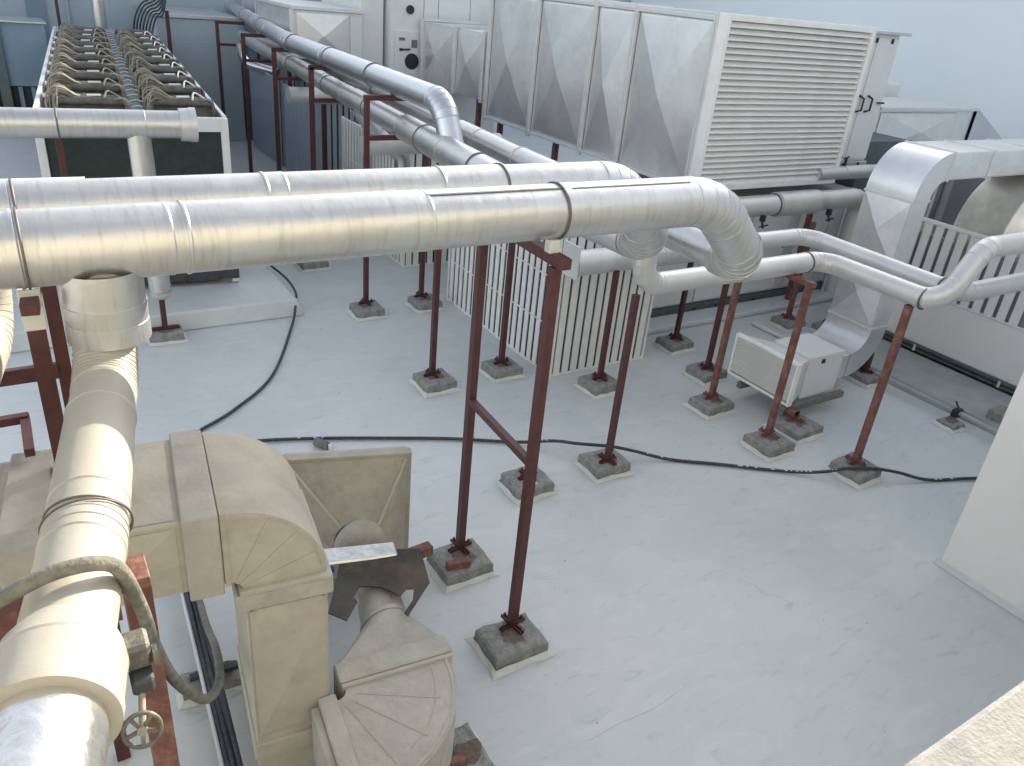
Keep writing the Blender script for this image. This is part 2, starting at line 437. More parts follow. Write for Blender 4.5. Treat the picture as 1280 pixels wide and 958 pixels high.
# ---------------------------------------------------------------- concrete blocks
GB = 'concrete footing blocks on the roof'
def block(x, y, label, sx=0.47, sy=0.42, h=0.155, yaw=0.0, skirt=True, z=0.0, m='concrete'):
    t = thing('concrete_block', label, 'concrete block', (x, y, z), GB)
    rr = random.Random(int(x * 977 + y * 131))
    sx *= rr.uniform(.94, 1.05); sy *= rr.uniform(.94, 1.06); yaw += rr.uniform(-.05, .05); tilt = rr.uniform(-.012, .012)
    nx, ny = 5, 4
    mb = MB()
    def P(i, j, zz, e=0):
        return V((i / nx - .5) * (sx + e), (j / ny - .5) * (sy + e), zz)
    m3 = Matrix.Rotation(yaw, 3, 'Z')
    top = {}
    ring_t, ring_b = [], []
    idx = [(i, 0) for i in range(nx)] + [(nx, j) for j in range(ny)] + [(nx - i, ny) for i in range(nx)] + [(0, ny - j) for j in range(ny)]
    for (i, j) in idx:
        jx, jy, jz = (rr.uniform(-.008, .008) for _ in range(3))
        ring_t.append(m3 @ (P(i, j, h - .018) + V(jx, jy, jz)) + V(x, y, z))
        ring_b.append(m3 @ (P(i, j, 0.0, 0.01) + V(jx, jy, 0)) + V(x, y, z))
    inner = [m3 @ (P(i, j, h, -0.05) + V(rr.uniform(-.005, .005), rr.uniform(-.005, .005), rr.uniform(-.003, .003))) + V(x, y, z) for (i, j) in idx]
    n = len(idx)
    for p in ring_t + inner: p.z += tilt * (p.x - x) / sx
    mb.add(ring_b + ring_t + inner, [(k, (k + 1) % n, n + (k + 1) % n, n + k) for k in range(n)] + [(n + k, n + (k + 1) % n, 2 * n + (k + 1) % n, 2 * n + k) for k in range(n)] + [tuple(range(2 * n, 3 * n))])
    mb.build('block', m, t)
    if skirt:
        q = rr.uniform(0, 6); ox, oy = rr.uniform(-.02, .02), rr.uniform(-.03, .01)
        MB().add([V(x + ox + math.cos(a_) * r_, y + oy + math.sin(a_) * r_, z + h + .0035) for a_, r_ in ((2 * math.pi * k / 14 + q, rr.uniform(.07, .145)) for k in range(14))], [tuple(range(14))]).build('rust_stain', 'stain', t)
    if skirt:
        a, b = [], []
        for (i, j) in idx:
            wdt = rr.uniform(0.03, 0.065)
            a.append(m3 @ (P(i, j, rr.uniform(.03, .055), 0.02)) + V(x, y, z))
            b.append(m3 @ (P(i, j, 0.004, 2 * wdt)) + V(x, y, z))
        MB().add(a + b, [(k, (k + 1) % n, n + (k + 1) % n, n + k) for k in range(n)]).build('waterproof_skirt', 'skirt', t)
    return t
def anchor_mb(x, y, z, yaw=0.0):
    mb = MB()
    for k in range(4):
        a = yaw + k * math.pi / 2 + 0.15
        d = V(math.cos(a), math.sin(a), 0)
        for s_ in (-1, 1):
            n_ = V(-d.y, d.x, 0) * 0.014 * s_
            mb.bar(V(x, y, z + .016) + d * 0.03 + n_, V(x, y, z + .016) + d * 0.13 + n_, 0.012, 0.03)
        q = V(x, y, z) + d * 0.10
        mb.box(q.x - .008, q.x + .008, q.y - .008, q.y + .008, z - .002, z + .06)
    return mb
def hpost(mb, x, y, z0, z1, w=0.07):
    "open channel section post"
    f = 0.010
    mb.box(x - w / 2, x + w / 2, y - w / 2, y - w / 2 + f, z0, z1)
    mb.box(x - w / 2, x - w / 2 + f, y - w / 2 + f, y + w / 2, z0, z1)
    mb.box(x + w / 2 - f, x + w / 2, y - w / 2 + f, y + w / 2, z0, z1)
    mb.box(x - w / 2 + f, x + w / 2 - f, y + w / 2 - f, y + w / 2, z0, z1 - .002)
    return mb
GS = 'red oxide steel pipe supports'
def support(label, posts, z0=0.155, w=0.064, beams=(), m='red', cat='pipe support'):
    """posts: list of (x, y, ztop); beams: list of (p, q, w, h)"""
    t = thing('pipe_support', label, cat, (posts[0][0], posts[0][1], z0), GS)
    for (x, y, zt) in posts:
        hpost(MB(), x, y, z0 + .004, zt, w).build('post', m, t)
        anchor_mb(x, y, z0).build('anchor', m, t)
    for (p, q, bw_, bh) in beams:
        MB().bar(p, q, bw_, bh).build('crossbar', m, t, 0.004)
    return t

# nearest frame, two posts
block(2.92, 3.90, 'nearest concrete block, at the foot of the tall front red post', 0.48, 0.40, 0.15)
block(3.01, 4.97, 'concrete block at the foot of the rear post of the tall red frame', 0.48, 0.42, 0.15)
support('tall two post red frame with slanting-looking crossbar carrying the two big pipes', [(2.98, 3.99, 3.36), (3.06, 5.08, 3.36)],
        0.15, 0.069, [((3.0, 3.90, 3.40), (3.06, 5.20, 3.40), 0.09, 0.075), ((2.99, 4.03, 1.78), (3.05, 5.04, 1.78), 0.06, 0.06)])
tag(MB().box(2.95, 3.03, 4.03, 4.10, 3.438, 3.53).build('pipe_shoe', 'duct_edge', None, .004), 'small pale shoe between the front end of the red beam and the biggest pipe', 'pipe shoe', 'pipe shoes')
tag(MB().box(2.96, 3.08, 4.74, 4.90, 3.438, 3.53).build('pipe_shoe', 'duct_edge', None, .004), 'pale shoe on the rear end of the red beam, mostly hidden by the big pipes', 'pipe shoe', 'pipe shoes')
mb = MB(); mb.bar((2.80, 4.86, 0.19), (3.02, 4.82, 0.19), 0.07, 0.075)
tag(mb.build('steel_offcut', 'red_worn', None, .004), 'short red channel offcut lying on the block of the rear post', 'steel offcut')

block(4.32, 5.83, 'concrete block with white paint spill, seen behind the tall front red post')
t = thing('pipe_support', 'red steel anchor with short stub on the paint spilt block', 'pipe support', (4.32, 5.83, .155), GS)
anchor_mb(4.32, 5.83, 0.155).build('anchor', 'red', t)
MB().box(4.285, 4.355, 5.795, 5.865, 0.14, 0.24).build('post', 'red', t)
MB().add([(4.22, 5.68, .158), (4.34, 5.66, .158), (4.38, 5.74, .158), (4.24, 5.76, .158)], [(0, 1, 2, 3)]).build('paint_spill', 'skirt', t)

for (x, y, lb) in ((5.39, 5.78, 'concrete block just behind the middle of the black hose, under the small pipe elbow post'),
                   (4.47, 8.42, 'concrete block left of the slatted screen, nearer the black hose'),
                   (5.55, 8.42, 'concrete block touching the left side of the near slatted screen'),
                   (6.62, 7.48, 'concrete block in front of the near slatted screen face'),
                   (4.58, 11.10, 'concrete block farther left, by the raised plinth corner'),
                   (5.62, 11.08, 'concrete block in the gap between the two slatted screens'),
                   (8.70, 8.18, 'concrete block in front of the white air handler base'),
                   (8.42, 7.17, 'concrete block hidden left of the small grilled condenser'),
                   (7.74, 6.38, 'concrete block in front of the left corner of the small grilled condenser'),
                   (7.69, 5.28, 'concrete block under the post that crosses the small condenser grille'),
                   (8.24, 4.38, 'concrete block crossed by the black hose on the right'),
                   (11.42, 8.14, 'concrete block of the rear post behind the small condenser'),
                   (11.95, 7.65, 'concrete block beside the foot of the square metal duct')):
    block(x, y, lb)
block(8.42, 5.46, 'low concrete block holding the front leg of the small condenser', 0.52, 0.50, 0.13)
block(10.85, 6.15, 'concrete block below the bend of the square metal duct', 0.5, 0.5, 0.13)
block(1.52, 11.17, 'concrete block left under the capped pipe branch', 0.46, 0.3, 0.16)
block(4.5, 13.55, 'concrete block far left, just seen under the big pipes')

support('red post with small elbow on top, foot on the black hose', [(5.37, 5.72, 2.235)])
support('slim red two post frame left of the near slatted screen', [(4.45, 8.47, 2.80), (5.55, 8.45, 2.76)], 0.155, 0.07,
        [((4.41, 8.46, 2.80), (5.60, 8.46, 2.80), 0.08, 0.07)])
support('red post standing before the face of the near slatted screen', [(6.62, 7.50, 1.76)])
support('taller red frame with upper and lower arms under the crossing pipes', [(4.60, 11.2, 3.36), (5.60, 11.2, 2.76)], 0.155, 0.07,
        [((4.56, 11.2, 3.36), (5.38, 11.2, 3.36), 0.08, 0.075), ((4.64, 11.2, 2.79), (5.66, 11.2, 2.79), 0.08, 0.07)])
support('dark red post between the white air handler and the hanging pipe', [(8.72, 8.2, 1.55)])
support('red post left of the small condenser, farther one of its pair', [(8.40, 7.15, 2.2)])
support('red two post support beside the small condenser carrying two small pipes', [(7.76, 6.42, 2.18), (7.73, 5.36, 2.18)], 0.155, 0.07,
        [((7.74, 5.30, 2.206), (7.77, 6.9, 2.206), 0.08, 0.065)], 'red_worn')
support('rust brown post on the right with its foot on the black hose', [(8.26, 4.42, 2.235)], 0.155, 0.075, (), 'red_worn')
support('brown post behind the small condenser under the pipe bend', [(11.40, 8.16, 1.9)], 0.155, 0.07, (), 'red_worn')
support('greyish post beside the square metal duct foot', [(11.93, 7.67, 1.5)], 0.155, 0.07, (), 'rail_green')
support('stubby red foot under the bend of the square metal duct', [(10.85, 6.15, 0.45)], 0.13, 0.09)
t = thing('pipe_support', 'short red T foot under the capped pipe branch', 'pipe support', (1.52, 11.2, 0.16), GS)
MB().box(1.33, 1.71, 11.13, 11.19, 0.164, 0.20).build('base_plate', 'red', t)
MB().box(1.485, 1.555, 11.14, 11.21, 0.2, 0.60).build('post', 'red', t)
# farther portal frames
for (x, y, w2, lb) in ((4.95, 14.67, 1.07, 'red portal frame, second in the row receding up left'), (5.14, 17.57, 1.05, 'red portal frame, third in the row receding up left'),
                       (5.33, 20.72, 1.1, 'red portal frame, fourth in the row receding up left'), (5.59, 24.4, 1.1, 'farthest red portal frame beside the chiller corner')):
    support(lb, [(x, y, 3.36), (x + w2, y, 2.8)], 0.0, 0.08,
            [((x - .04, y, 3.36), (x + .75, y, 3.36), 0.08, 0.08), ((x + .05, y, 2.79), (x + w2, y, 2.79), 0.08, 0.07)])
support('red post against the pale penthouse wall, topped by hoses', [(4.35, 24.6, 3.55)], 0.0, 0.09)

# ---------------------------------------------------------------- big pipes
GP = 'insulated pipes with metal cladding'
p1 = thing('insulated_pipe', 'biggest pale metal pipe, crossing the picture in front and bending down at its right end', 'pipe', (0, 4.15, 3.7), GP)
pipe(p1, [(-3.0, 4.16, 3.7), (4.5, 4.14, 3.69), (5.28, 4.3, 3.02), (5.66, 8.6, 3.0), (7.3, 26.0, 3.02)], lambda k: (.182, .185, .165, .150)[k] if k < 4 else .15,
     [0.75, 0.46, 6.0], sec=1.25, gores=9, m='alu', bead=0.005,
     cuts={0: [1.0, 2.0, 2.96, 3.62, 3.70, 5.05, 6.02]},
     bands=[(0, 2.985, 0.012, 'band'), (0, 6.02, 0.016, 'band'), (3, 2.0, .02, 'band'), (3, 6.0, .02, 'band')], n=48)
for (xa, xb, an) in ((2.05, 3.05, 22), (3.10, 4.15, 26)):
    a_n = R(an); MB().bar((xa, 4.15 - .188 * math.sin(a_n), 3.69 + .188 * math.cos(a_n)), (xb, 4.145 - .188 * math.sin(a_n), 3.69 + .188 * math.cos(a_n)), .012, .004, (0, -math.sin(a_n), math.cos(a_n))).build('lap_seam', 'band', p1)
p2 = thing('insulated_pipe', 'second big metal pipe running just behind the biggest one, bending down before it', 'pipe', (0, 4.83, 3.68), GP)
pipe(p2, [(-3.0, 4.86, 3.68), (4.18, 4.83, 3.68), (4.82, 5.0, 3.02), (4.72, 7.3, 3.0), (5.05, 10.8, 3.0), (6.3, 24.5, 3.02)], lambda k: (.165, .178, .185, .19, .17, .16)[k],
     [0.62, 0.38, 4.0, 6.0], sec=1.5, gores=9, m='alu', bead=0.005,
     cuts={0: [1.2, 2.96, 4.30, 4.42, 5.5, 6.0]},
     bands=[(0, 2.99, 0.014, 'band'), (0, 6.0, 0.016, 'band'), (3, 0.6, .02, 'band'), (3, 2.4, .02, 'band'), (4, 1.7, .02, 'band'), (4, 4.3, .02, 'band'), (4, 7.4, .02, 'band')], n=48)
# the upper crossing pipe with the elbow that drops into the lower one
p3 = thing('insulated_pipe', 'upper metal pipe slanting down from the top left, elbow dropping onto the pipe below', 'pipe', (4.7, 12, 3.56), GP)
pipe(p3, [(7.1, 29.0, 3.56), (5.33, 17.18, 3.56), (4.98, 9.55, 3.56), (5.02, 9.25, 2.95)], lambda k: (.172, .172, .165, .165)[k], [5.0, 0.34], sec=2.4, gores=7, m='alu_far', bead=0.006,
     bands=[(0, 4.5, .025, 'band'), (0, 8.0, .025, 'band'), (1, 0.2, .02, 'band'), (1, 2.6, .02, 'band'), (1, 4.8, .02, 'band')])
# left foreground pipe leaving the tee downwards and coming towards the viewer
p4 = thing('insulated_pipe', 'thick cream pipe coming towards the viewer at lower left, half lit by the sun', 'pipe', (0.2, 3.5, 3.0), GP)
pipe(p4, [(0.30, 4.15, 3.60), (0.275, 4.22, 3.02), (0.0, 2.72, 3.0), (-0.13, 2.12, 3.0)], 0.148, [0.30, 3.0], sec=0.9, gores=13, m='pipe_cream', bead=0.005,
     cuts={1: [0.25, 0.95]})
P0 = V(.30, 4.155, 3.56)
tz = V(0, 0, -1)
mb = MB(); mb.hard([V(.30, 4.15, 3.58), V(.30, 4.16, 3.40), V(.30, 4.16, 3.40), V(.30, 4.16, 3.30), V(.30, 4.16, 3.30), V(.30, 4.165, 3.20), V(.30, 4.165, 3.20)],
                    [tz] * 7, [.192, .194, .199, .193, .196, .199, .15], 48)
mb.build('collar', 'alu', p4)
# bulged valve jacket + end ring + foil wrapped length
d4 = (V(-0.13, 2.12, 3.0) - V(0.0, 2.72, 3.0)).normalized()
Q = V(-0.105, 2.24, 3.0)
st = [0, 0.03, 0.07, 0.11, 0.13, 0.14, 0.30, 0.30, 0.31, 0.34, 0.34]
ra = [.15, .163, .180, .190, .195, .192, .192, .196, .196, .194, .15]
MB().hard([Q + d4 * s_ for s_ in st], [d4] * 11, ra, 48).build('valve_jacket', 'pipe_cream', p4)
MB().rings([Q + d4 * s_ for s_ in (0.335, 0.42, 0.7, 1.0, 1.5)], [d4] * 5, [.155, .162, .158, .163, .16], 48).build('foil_wrap', 'foil', p4)
mb = MB()
for rr_, ss in ((.153, .0), (.156, .02)):
    C_ = V(0.03, 2.86, 3.0) + d4 * ss * 2
    u = d4.cross(V(0, 0, 1)).normalized()
    mb.tube([C_ + (u * math.cos(a) + V(0, 0, 1) * math.sin(a)) * rr_ + d4 * 0.05 * math.sin(a * 1.0 + ss * 30) for a in [math.pi * 2 * k / 40 for k in range(41)]], .0045, 6, False)
mb.build('tie_wire', 'band', p4)
# second, leftmost downward pipe
p5 = thing('insulated_pipe', 'cream pipe at the left edge turning down, mostly cut off by the frame', 'pipe', (-.25, 4.3, 3.0), GP)
pipe(p5, [(-0.24, 4.86, 3.55), (-0.26, 4.9, 3.02), (-0.62, 2.9, 2.95), (-1.2, 0.9, 2.9)], 0.15, [0.26, 2.0], sec=0.9, gores=8, m='pipe_cream', bead=0.004)
# flanged pipe over the chiller front
p6 = thing('insulated_pipe', 'flanged pipe at the left over the chiller front, with a capped branch hanging down', 'pipe', (0.5, 11.3, 3), GP)
pipe(p6, [(-4, 11.75, 2.99), (2.02, 11.20, 2.99)], 0.175, [], sec=2.0, m='alu', cuts={0: [3.9, 5.6]}, bands=[(0, 4.62, .02, 'band')])
d6 = (V(2.02, 11.2, 2.99) - V(-4, 11.75, 2.99)).normalized()
A6 = V(2.0, 11.2, 2.99)
MB().hard([A6, A6, A6 + d6 * .12, A6 + d6 * .12, A6 + d6 * .2, A6 + d6 * .2, A6 + d6 * .215], [d6] * 7, [.16, .205, .21, .218, .218, .20, .0], 48).build('end_cap', 'alu_white', p6)
pipe(p6, [(1.50, 11.26, 2.9), (1.52, 11.2, 0.74)], 0.145, [], sec=0.8, m='alu')
C6 = V(1.52, 11.2, 0.74)
MB().rings([C6 + V(0, 0, .0), C6 - V(0, 0, .06), C6 - V(0, 0, .11), C6 - V(0, 0, .14)], [tz] * 4, [.147, .135, .1, .0], 32).build('end_cap', 'alu_white', p6)
# big collar piece of a flange between the two big pipes at the left edge
cvs = tag(MB().hexa([V(-.8, 4.93, 3.825), V(.33, 4.89, 3.825), V(.36, 5.02, 3.805), V(-.8, 5.06, 3.805), V(-.8, 4.93, 3.837), V(.33, 4.89, 3.837), V(.36, 5.02, 3.817), V(-.8, 5.06, 3.817)]).build('cover_sheet', 'white_panel', None), 'thin pale sheet lying along the back of the second big pipe at the left', 'metal sheet')
# small pipes on the right
p7 = thing('insulated_pipe', 'small pale pipe from under the big bend, zigzagging right in front', 'pipe', (6, 5.65, 2.35), GP)
pipe(p7, [(5.35, 5.66, 2.9), (5.35, 5.65, 2.36), (8.27, 5.65, 2.36), (8.27, 4.1, 2.36), (8.75, 4.1, 2.95), (12.0, 4.1, 2.95)], .118, [.24, .26, .26, .3], sec=1.5, gores=5, m='alu_white', bead=.004,
     bands=[(1, 2.35, .02, 'band'), (2, 1.1, .018, 'band')])
p8 = thing('insulated_pipe', 'second small pale pipe behind the zigzag one, ending lower at the right edge', 'pipe', (8.5, 6.5, 2.36), GP)
pipe(p8, [(7.1, 6.52, 2.36), (8.98, 6.48, 2.36), (8.88, 4.24, 2.36), (12.5, 4.22, 2.36)], .112, [.26, .26], sec=1.5, gores=5, m='alu_white', bead=.004, cap0=True,
     bands=[(0, .85, .02, 'band'), (1, 1.75, .018, 'band')])
p9 = thing('insulated_pipe', 'thick pale pipe below the louvre, turning down behind the square duct', 'pipe', (10, 8.36, 2.2), GP)
pipe(p9, [(7.6, 8.36, 2.2), (12.85, 8.36, 2.2), (12.88, 8.4, 0.4)], .17, [.28], sec=2.2, gores=5, m='alu_white', bead=.005, cuts={0: [2.9, 4.1]}, bands=[(0, 2.9, .02, 'band')], cap0=True)
mb = MB().hard([V(10.55, 8.36, 2.2), V(10.55, 8.36, 2.2), V(11.55, 8.36, 2.2), V(11.62, 8.36, 2.2)], [V(1, 0, 0)] * 4, [.17, .2, .2, .17], 40)
mb.build('jacket', 'alu_white', p9)
for xx in (11.75, 10.1):
    mb = MB(); mb.box(xx - .04, xx + .04, 8.14, 8.2, 2.0, 2.10); mb.tube([(xx, 8.17, 2.0), (xx, 8.12, 1.9)], .02, 8); mb.bar((xx - .1, 8.12, 1.93), (xx + .1, 8.12, 1.95), .02, .02)
    mb.build('valve', 'black', p9)
p10 = thing('insulated_pipe', 'short pale pipe with valves under the white cabinet doors', 'pipe', (12.9, 8.9, 2.5), GP)
pipe(p10, [(12.2, 8.95, 2.5), (14.4, 8.95, 2.5)], .12, [], sec=.7, m='alu_white', cap0=True, cap1=True)
for xx in (12.75, 12.95):
    mb = MB(); mb.tube([(xx, 8.95, 2.6), (xx, 8.95, 2.76)], .025, 8); mb.tube([(xx - .07, 8.95, 2.76), (xx + .07, 8.95, 2.78)], .015, 6)
    mb.build('valve', 'black', p10)
# branch pipes going into the screened units
def branch(x0, x1, y, z, r, label, plate=False, m='alu_white'):
    t = thing('branch_pipe', label, 'pipe', (x0, y, z), 'branch pipes under the crossing pipes')
    pipe(t, [(x0, y, z), (x1, y, z)], r, [], sec=1.5, m=m, n=32, cap0=True, cap1=True, bead=.003)
    if plate: MB().box(x0 - .03, x0 + .0, y - .16, y + .17, z - r - .0, z + r + .10).build('end_plate', 'duct_edge', t, .004)
    return t
branch(5.95, 8.9, 7.62, 1.88, .17, 'pale branch pipe with square end plate before the near slatted screen', True)
branch(4.85, 7.4, 12.0, 2.52, .16, 'pale branch pipe above the gap between the two nearer slatted screens')
branch(5.2, 7.4, 16.9, 2.55, .17, 'pale branch pipe over the third slatted screen')
t = thing('branch_pipe', 'short elbow pipe dropping from the crossing pipe to the second slatted screen', 'pipe', (5.6, 12.6, 2.4), 'branch pipes under the crossing pipes')
pipe(t, [(5.2, 13.1, 2.95), (5.55, 13.1, 2.5), (6.05, 13.1, 2.1), (6.1, 13.1, 1.5)], .14, [.2, .2], sec=.3, gores=6, m='alu_far')
t = thing('branch_pipe', 'dark J shaped pipe loop between the farthest frames', 'pipe', (5.9, 22, 2.6), 'branch pipes under the crossing pipes')
pipe(t, [(5.9, 23.2, 2.95), (5.9, 23.2, 2.45), (6.7, 22.6, 2.3)], .12, [.35], sec=.5, gores=6, m='alu_far')

# ---------------------------------------------------------------- slatted screens
GF = 'white slatted screens round the units'
def screen(label, x0, x1, y0, y1, z0, z1, pitch=.152, faces='LF', rails=(0.75, 1.45), lm='slat'):
    t = thing('slatted_screen', label, 'screen', (x0, y0, z0), GF)
    h = z1 - z0
    mb = MB(); mb.box(x0 + .022, x1 - .022, y0 + .022, y1 - .022, z0 + .02, z1 - .08); mb.build('casing', 'dark_slate', t)  # unit body behind the slats, its shade put into the dark colour
    src = None
    def put(loc, alongx):
        nonlocal src
        mbx = MB()
        w = pitch * 0.72
        if alongx: mbx.box(-w / 2, w / 2, -.010, .010, 0, h - .06)
        else: w = pitch * .66; mbx.box(-.008, .008, -w / 2, w / 2, 0, h - .06)
        return mbx
    if 'F' in faces:
        n = int((x1 - x0 - .04) / pitch); s0 = None
        for k in range(n):
            x = x0 + .03 + pitch * (k + .5) + (x1 - x0 - .06 - n * pitch) * (k + .5) / n
            p = (x, y0, z0 + .03)
            s0 = first(put(p, True), 'slat', lm, t, p) if s0 is None else (place(s0, t, p))
    if 'L' in faces:
        n = int((y1 - y0 - .04) / pitch); s0 = None
        for k in range(n):
            y = y0 + .03 + pitch * (k + .5) + (y1 - y0 - .06 - n * pitch) * (k + .5) / n
            p = (x0, y, z0 + .03)
            s0 = first(put(p, False), 'slat', lm, t, p) if s0 is None else (place(s0, t, p))
    for zz in (z0 + .015, z1 - .03):
        if 'F' in faces: MB().bar((x0, y0, zz), (x1, y0, zz), .034, .03).build('rail', lm, t, .003)
        if 'L' in faces: MB().bar((x0, y0 + .02, zz), (x0, y1, zz), .034, .03).build('rail', lm, t, .003)
    for zz in rails:
        if 'L' in faces: MB().bar((x0 - .018, y0 + .03, z0 + zz), (x0 - .018, y1, z0 + zz), .012, .02).build('rail', lm, t)
    for (xx, yy) in ((x0, y0), (x1, y0), (x0, y1)):
        MB().box(xx - .02, xx + .02, yy - .02, yy + .02, z0, z1).build('corner_post', lm, t)
    return t
screen('nearest white slatted screen, its corner behind the tall red frame', 6.15, 7.90, 8.06, 11.25, 0, 2.25)
screen('second slatted screen, beyond the gap with the red post', 6.12, 7.7, 13.05, 16.2, 0, 2.25)
screen('third slatted screen in bluish shade behind the portal frames', 6.25, 7.7, 17.7, 20.6, 0, 2.3, .13, lm='slat_shaded')
screen('farthest slatted screen behind the portal frames', 6.4, 7.8, 21.6, 24.3, 0, 2.3, .13, lm='slat_shaded')
t = thing('panel_wall', 'smooth blue grey panel wall beyond the farthest portal frames', 'wall', (6.6, 25, 0))
MB().box(6.6, 8.2, 24.6, 27.5, 0, 2.9).build('wall', 'blue_panel', t, .01)

# ---------------------------------------------------------------- air handler with louvre and long duct
def creased(mb, a, b, c, d, nrm, h=0.03):
    "panel a-b-c-d with its diagonals pressed outwards"
    a, b, c, d, nrm = map(Vector, (a, b, c, d, nrm))
    m_ = (a + b + c + d) / 4 + nrm * h
    mb.add([a, b, c, d, m_], [(0, 1, 4), (1, 2, 4), (2, 3, 4), (3, 0, 4)])
    return mb
def creased_panel(name, m, parent, a, b, c, d, nrm, h=.03, inset=.05, th=.012):
    a, b, c, d, nrm = map(Vector, (a, b, c, d, nrm)); ce = (a + b + c + d) / 4
    A, B, C_, D = [p + (ce - p).normalized() * inset for p in (a, b, c, d)]
    mb = MB()
    e = nrm * th
    creased(mb, A + e, B + e, C_ + e, D + e, nrm, h)
    for p, q, P_, Q_ in ((a, b, A, B), (b, c, B, C_), (c, d, C_, D), (d, a, D, A)):
        mb.add([p + e * .2, q + e * .2, Q_ + e, P_ + e], [(0, 1, 2, 3)])
    return mb.build(name, m, parent)

LX0, LX1, LY, LZ0, LZ1 = 9.20, 12.72, 8.95, 2.33, 4.92
lv = thing('louvred_hood', 'large cream louvred intake face at the end of the long metal duct', 'louvre', (LX0, LY, LZ0))
for (a, b) in (((LX0, LZ0), (LX0 + .09, LZ1)), ((LX1 - .09, LZ0), (LX1, LZ1))):
    MB().box(a[0], b[0], LY - .06, LY + .12, LZ0, LZ1).build('frame', 'cream', lv, .006)
for (z0_, z1_) in ((LZ0, LZ0 + .1), (LZ1 - .09, LZ1)):
    MB().box(LX0 + .09, LX1 - .09, LY - .058, LY + .12, z0_, z1_).build('frame', 'cream', lv, .006)
nb = 27; s0 = None
for k in range(nb):
    z = LZ0 + .1 + (LZ1 - LZ0 - .19) * (k + .5) / nb
    mb = MB(); hw = (LX1 - LX0 - .19) / 2
    mb.prism([(-hw, -.05, -.036), (-hw, -.044, -.044), (-hw, .05, .030), (-hw, .044, .036)], (2 * hw, 0, 0))
    loc = ((LX0 + LX1) / 2, LY, z)
    s0 = first(mb, 'louvre_blade', 'cream', lv, loc) if s0 is None else place(s0, lv, loc)
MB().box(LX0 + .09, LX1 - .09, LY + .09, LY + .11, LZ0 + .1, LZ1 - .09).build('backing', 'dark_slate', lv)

dt = thing('sheet_metal_duct', 'long galvanised duct with cross creased panels behind the louvred face', 'duct', (9.3, 12, 2.3))
DZ0, DZ1 = 2.32, 4.86
MB().box(9.26, 12.6, LY + .125, 15.7, DZ0 + .04, DZ1 - .04).build('body', 'duct_metal', dt)
ys = [LY + .16, 10.55, 11.95, 13.75, 15.66]
ys = [9.12, 10.95, 12.05, 13.85, 15.66]
for a, b in zip(ys, ys[1:]):
    creased_panel('panel', 'duct_metal', dt, (9.255, a + .06, DZ0 + .06), (9.255, b - .06, DZ0 + .06), (9.255, b - .06, DZ1 - .06), (9.255, a + .06, DZ1 - .06), (-1, 0, 0), .11, .05)
for k, a in enumerate(ys):
    MB().box(9.19, 9.25, a - .05, a - .004, DZ0 - .06, DZ1 + .04).build('flange', 'duct_edge', dt, .005)
    MB().box(9.19, 9.25, a + .004, a + .05, DZ0 - .06, DZ1 + .04).build('flange', 'duct_edge', dt, .005)
    MB().box(9.255, 12.6, a - .04, a + .04, DZ1 - .038, DZ1 + .04).build('flange', 'duct_edge', dt, .005)
MB().box(9.20, 9.30, 9.12, 15.66, DZ0 - .0, DZ0 + .05).build('edge_trim', 'duct_edge', dt, .005)
MB().box(9.20, 9.30, 9.12, 15.66, DZ1 - .05, DZ1 + .01).build('edge_trim', 'duct_edge', dt, .005)
for (x, y) in ((9.5, 13.2), (9.5, 10.0), (9.5, 15.4), (12.3, 13.2)):
    MB().box(x - .05, x + .05, y - .05, y + .05, 0, DZ0 + .03).build('leg', 'red_worn', dt)
d2 = thing('sheet_metal_duct', 'smaller galvanised duct farther left with two creased panels', 'duct', (9.3, 17, 2.6))
MB().box(9.26, 11.0, 15.85, 18.95, 2.64, 4.02).build('body', 'duct_metal', d2)
for a, b in ((15.85, 17.15), (17.25, 18.9)):
    creased_panel('panel', 'duct_metal', d2, (9.255, a, 2.66), (9.255, b, 2.66), (9.255, b, 4.0), (9.255, a, 4.0), (-1, 0, 0), .11, .05)
for a in (15.85, 17.2, 18.93):
    MB().box(9.18, 9.25, a - .05, a + .05, 2.6, 4.07).build('flange', 'duct_edge', d2, .005)
    MB().box(9.25, 11.0, a - .05, a + .05, 4.03, 4.1).build('flange', 'duct_edge', d2, .005)
for (x, y) in ((9.5, 16.4), (9.5, 18.6)):
    MB().box(x - .05, x + .05, y - .05, y + .05, 0, 2.62).build('leg', 'red_worn', d2)

# white air handler below the louvre
ah = thing('air_handler', 'long white air handling unit on a dark base under the louvred hood', 'air handler', (8.3, 9.2, 0))
MB().box(8.25, 14.3, 9.22, 12.5, .22, 2.0).build('body', 'white_panel', ah)
MB().box(8.22, 14.33, 9.16, 12.5, .02, .21).build('base_frame', 'rail_green', ah, .006)
xs = [8.27, 9.75, 10.0, 11.1, 12.15, 12.4, 13.3, 14.28]
for k, (a, b) in enumerate(zip(xs, xs[1:])):
    if b - a < .3: MB().box(a + .01, b - .01, 9.19, 9.219, .24, 1.98).build('mullion', 'duct_edge', ah, .004)
    else:
        MB().box(a + .015, b - .015, 9.18, 9.217, .26, 1.96).build('door_panel', 'white_panel', ah, .006)
for x in (10.9, 12.05, 13.2):
    mb = MB(); mb.tube([(x, 9.16, 1.1), (x - .02, 9.11, 1.13), (x - .02, 9.11, 1.27), (x, 9.16, 1.3)], .014, 8); mb.build('handle', 'black', ah)
mb = MB(); mb.disc(V(10.7, 9.165, 1.55), V(0, -1, 0), .09, .06, 24); mb.build('gauge_ring', 'black', ah)
for x in (8.5, 10.05, 10.6, 11.6, 12.6):
    MB().tube([(x, 9.15, .11), (x, 9.17, .11)], .035, 12).build('lifting_hole', 'black', ah)
o = MB().box(8.0, 14.5, 8.72, 9.15, 0.004, .1); struct('plinth', o, 'roof', .02)
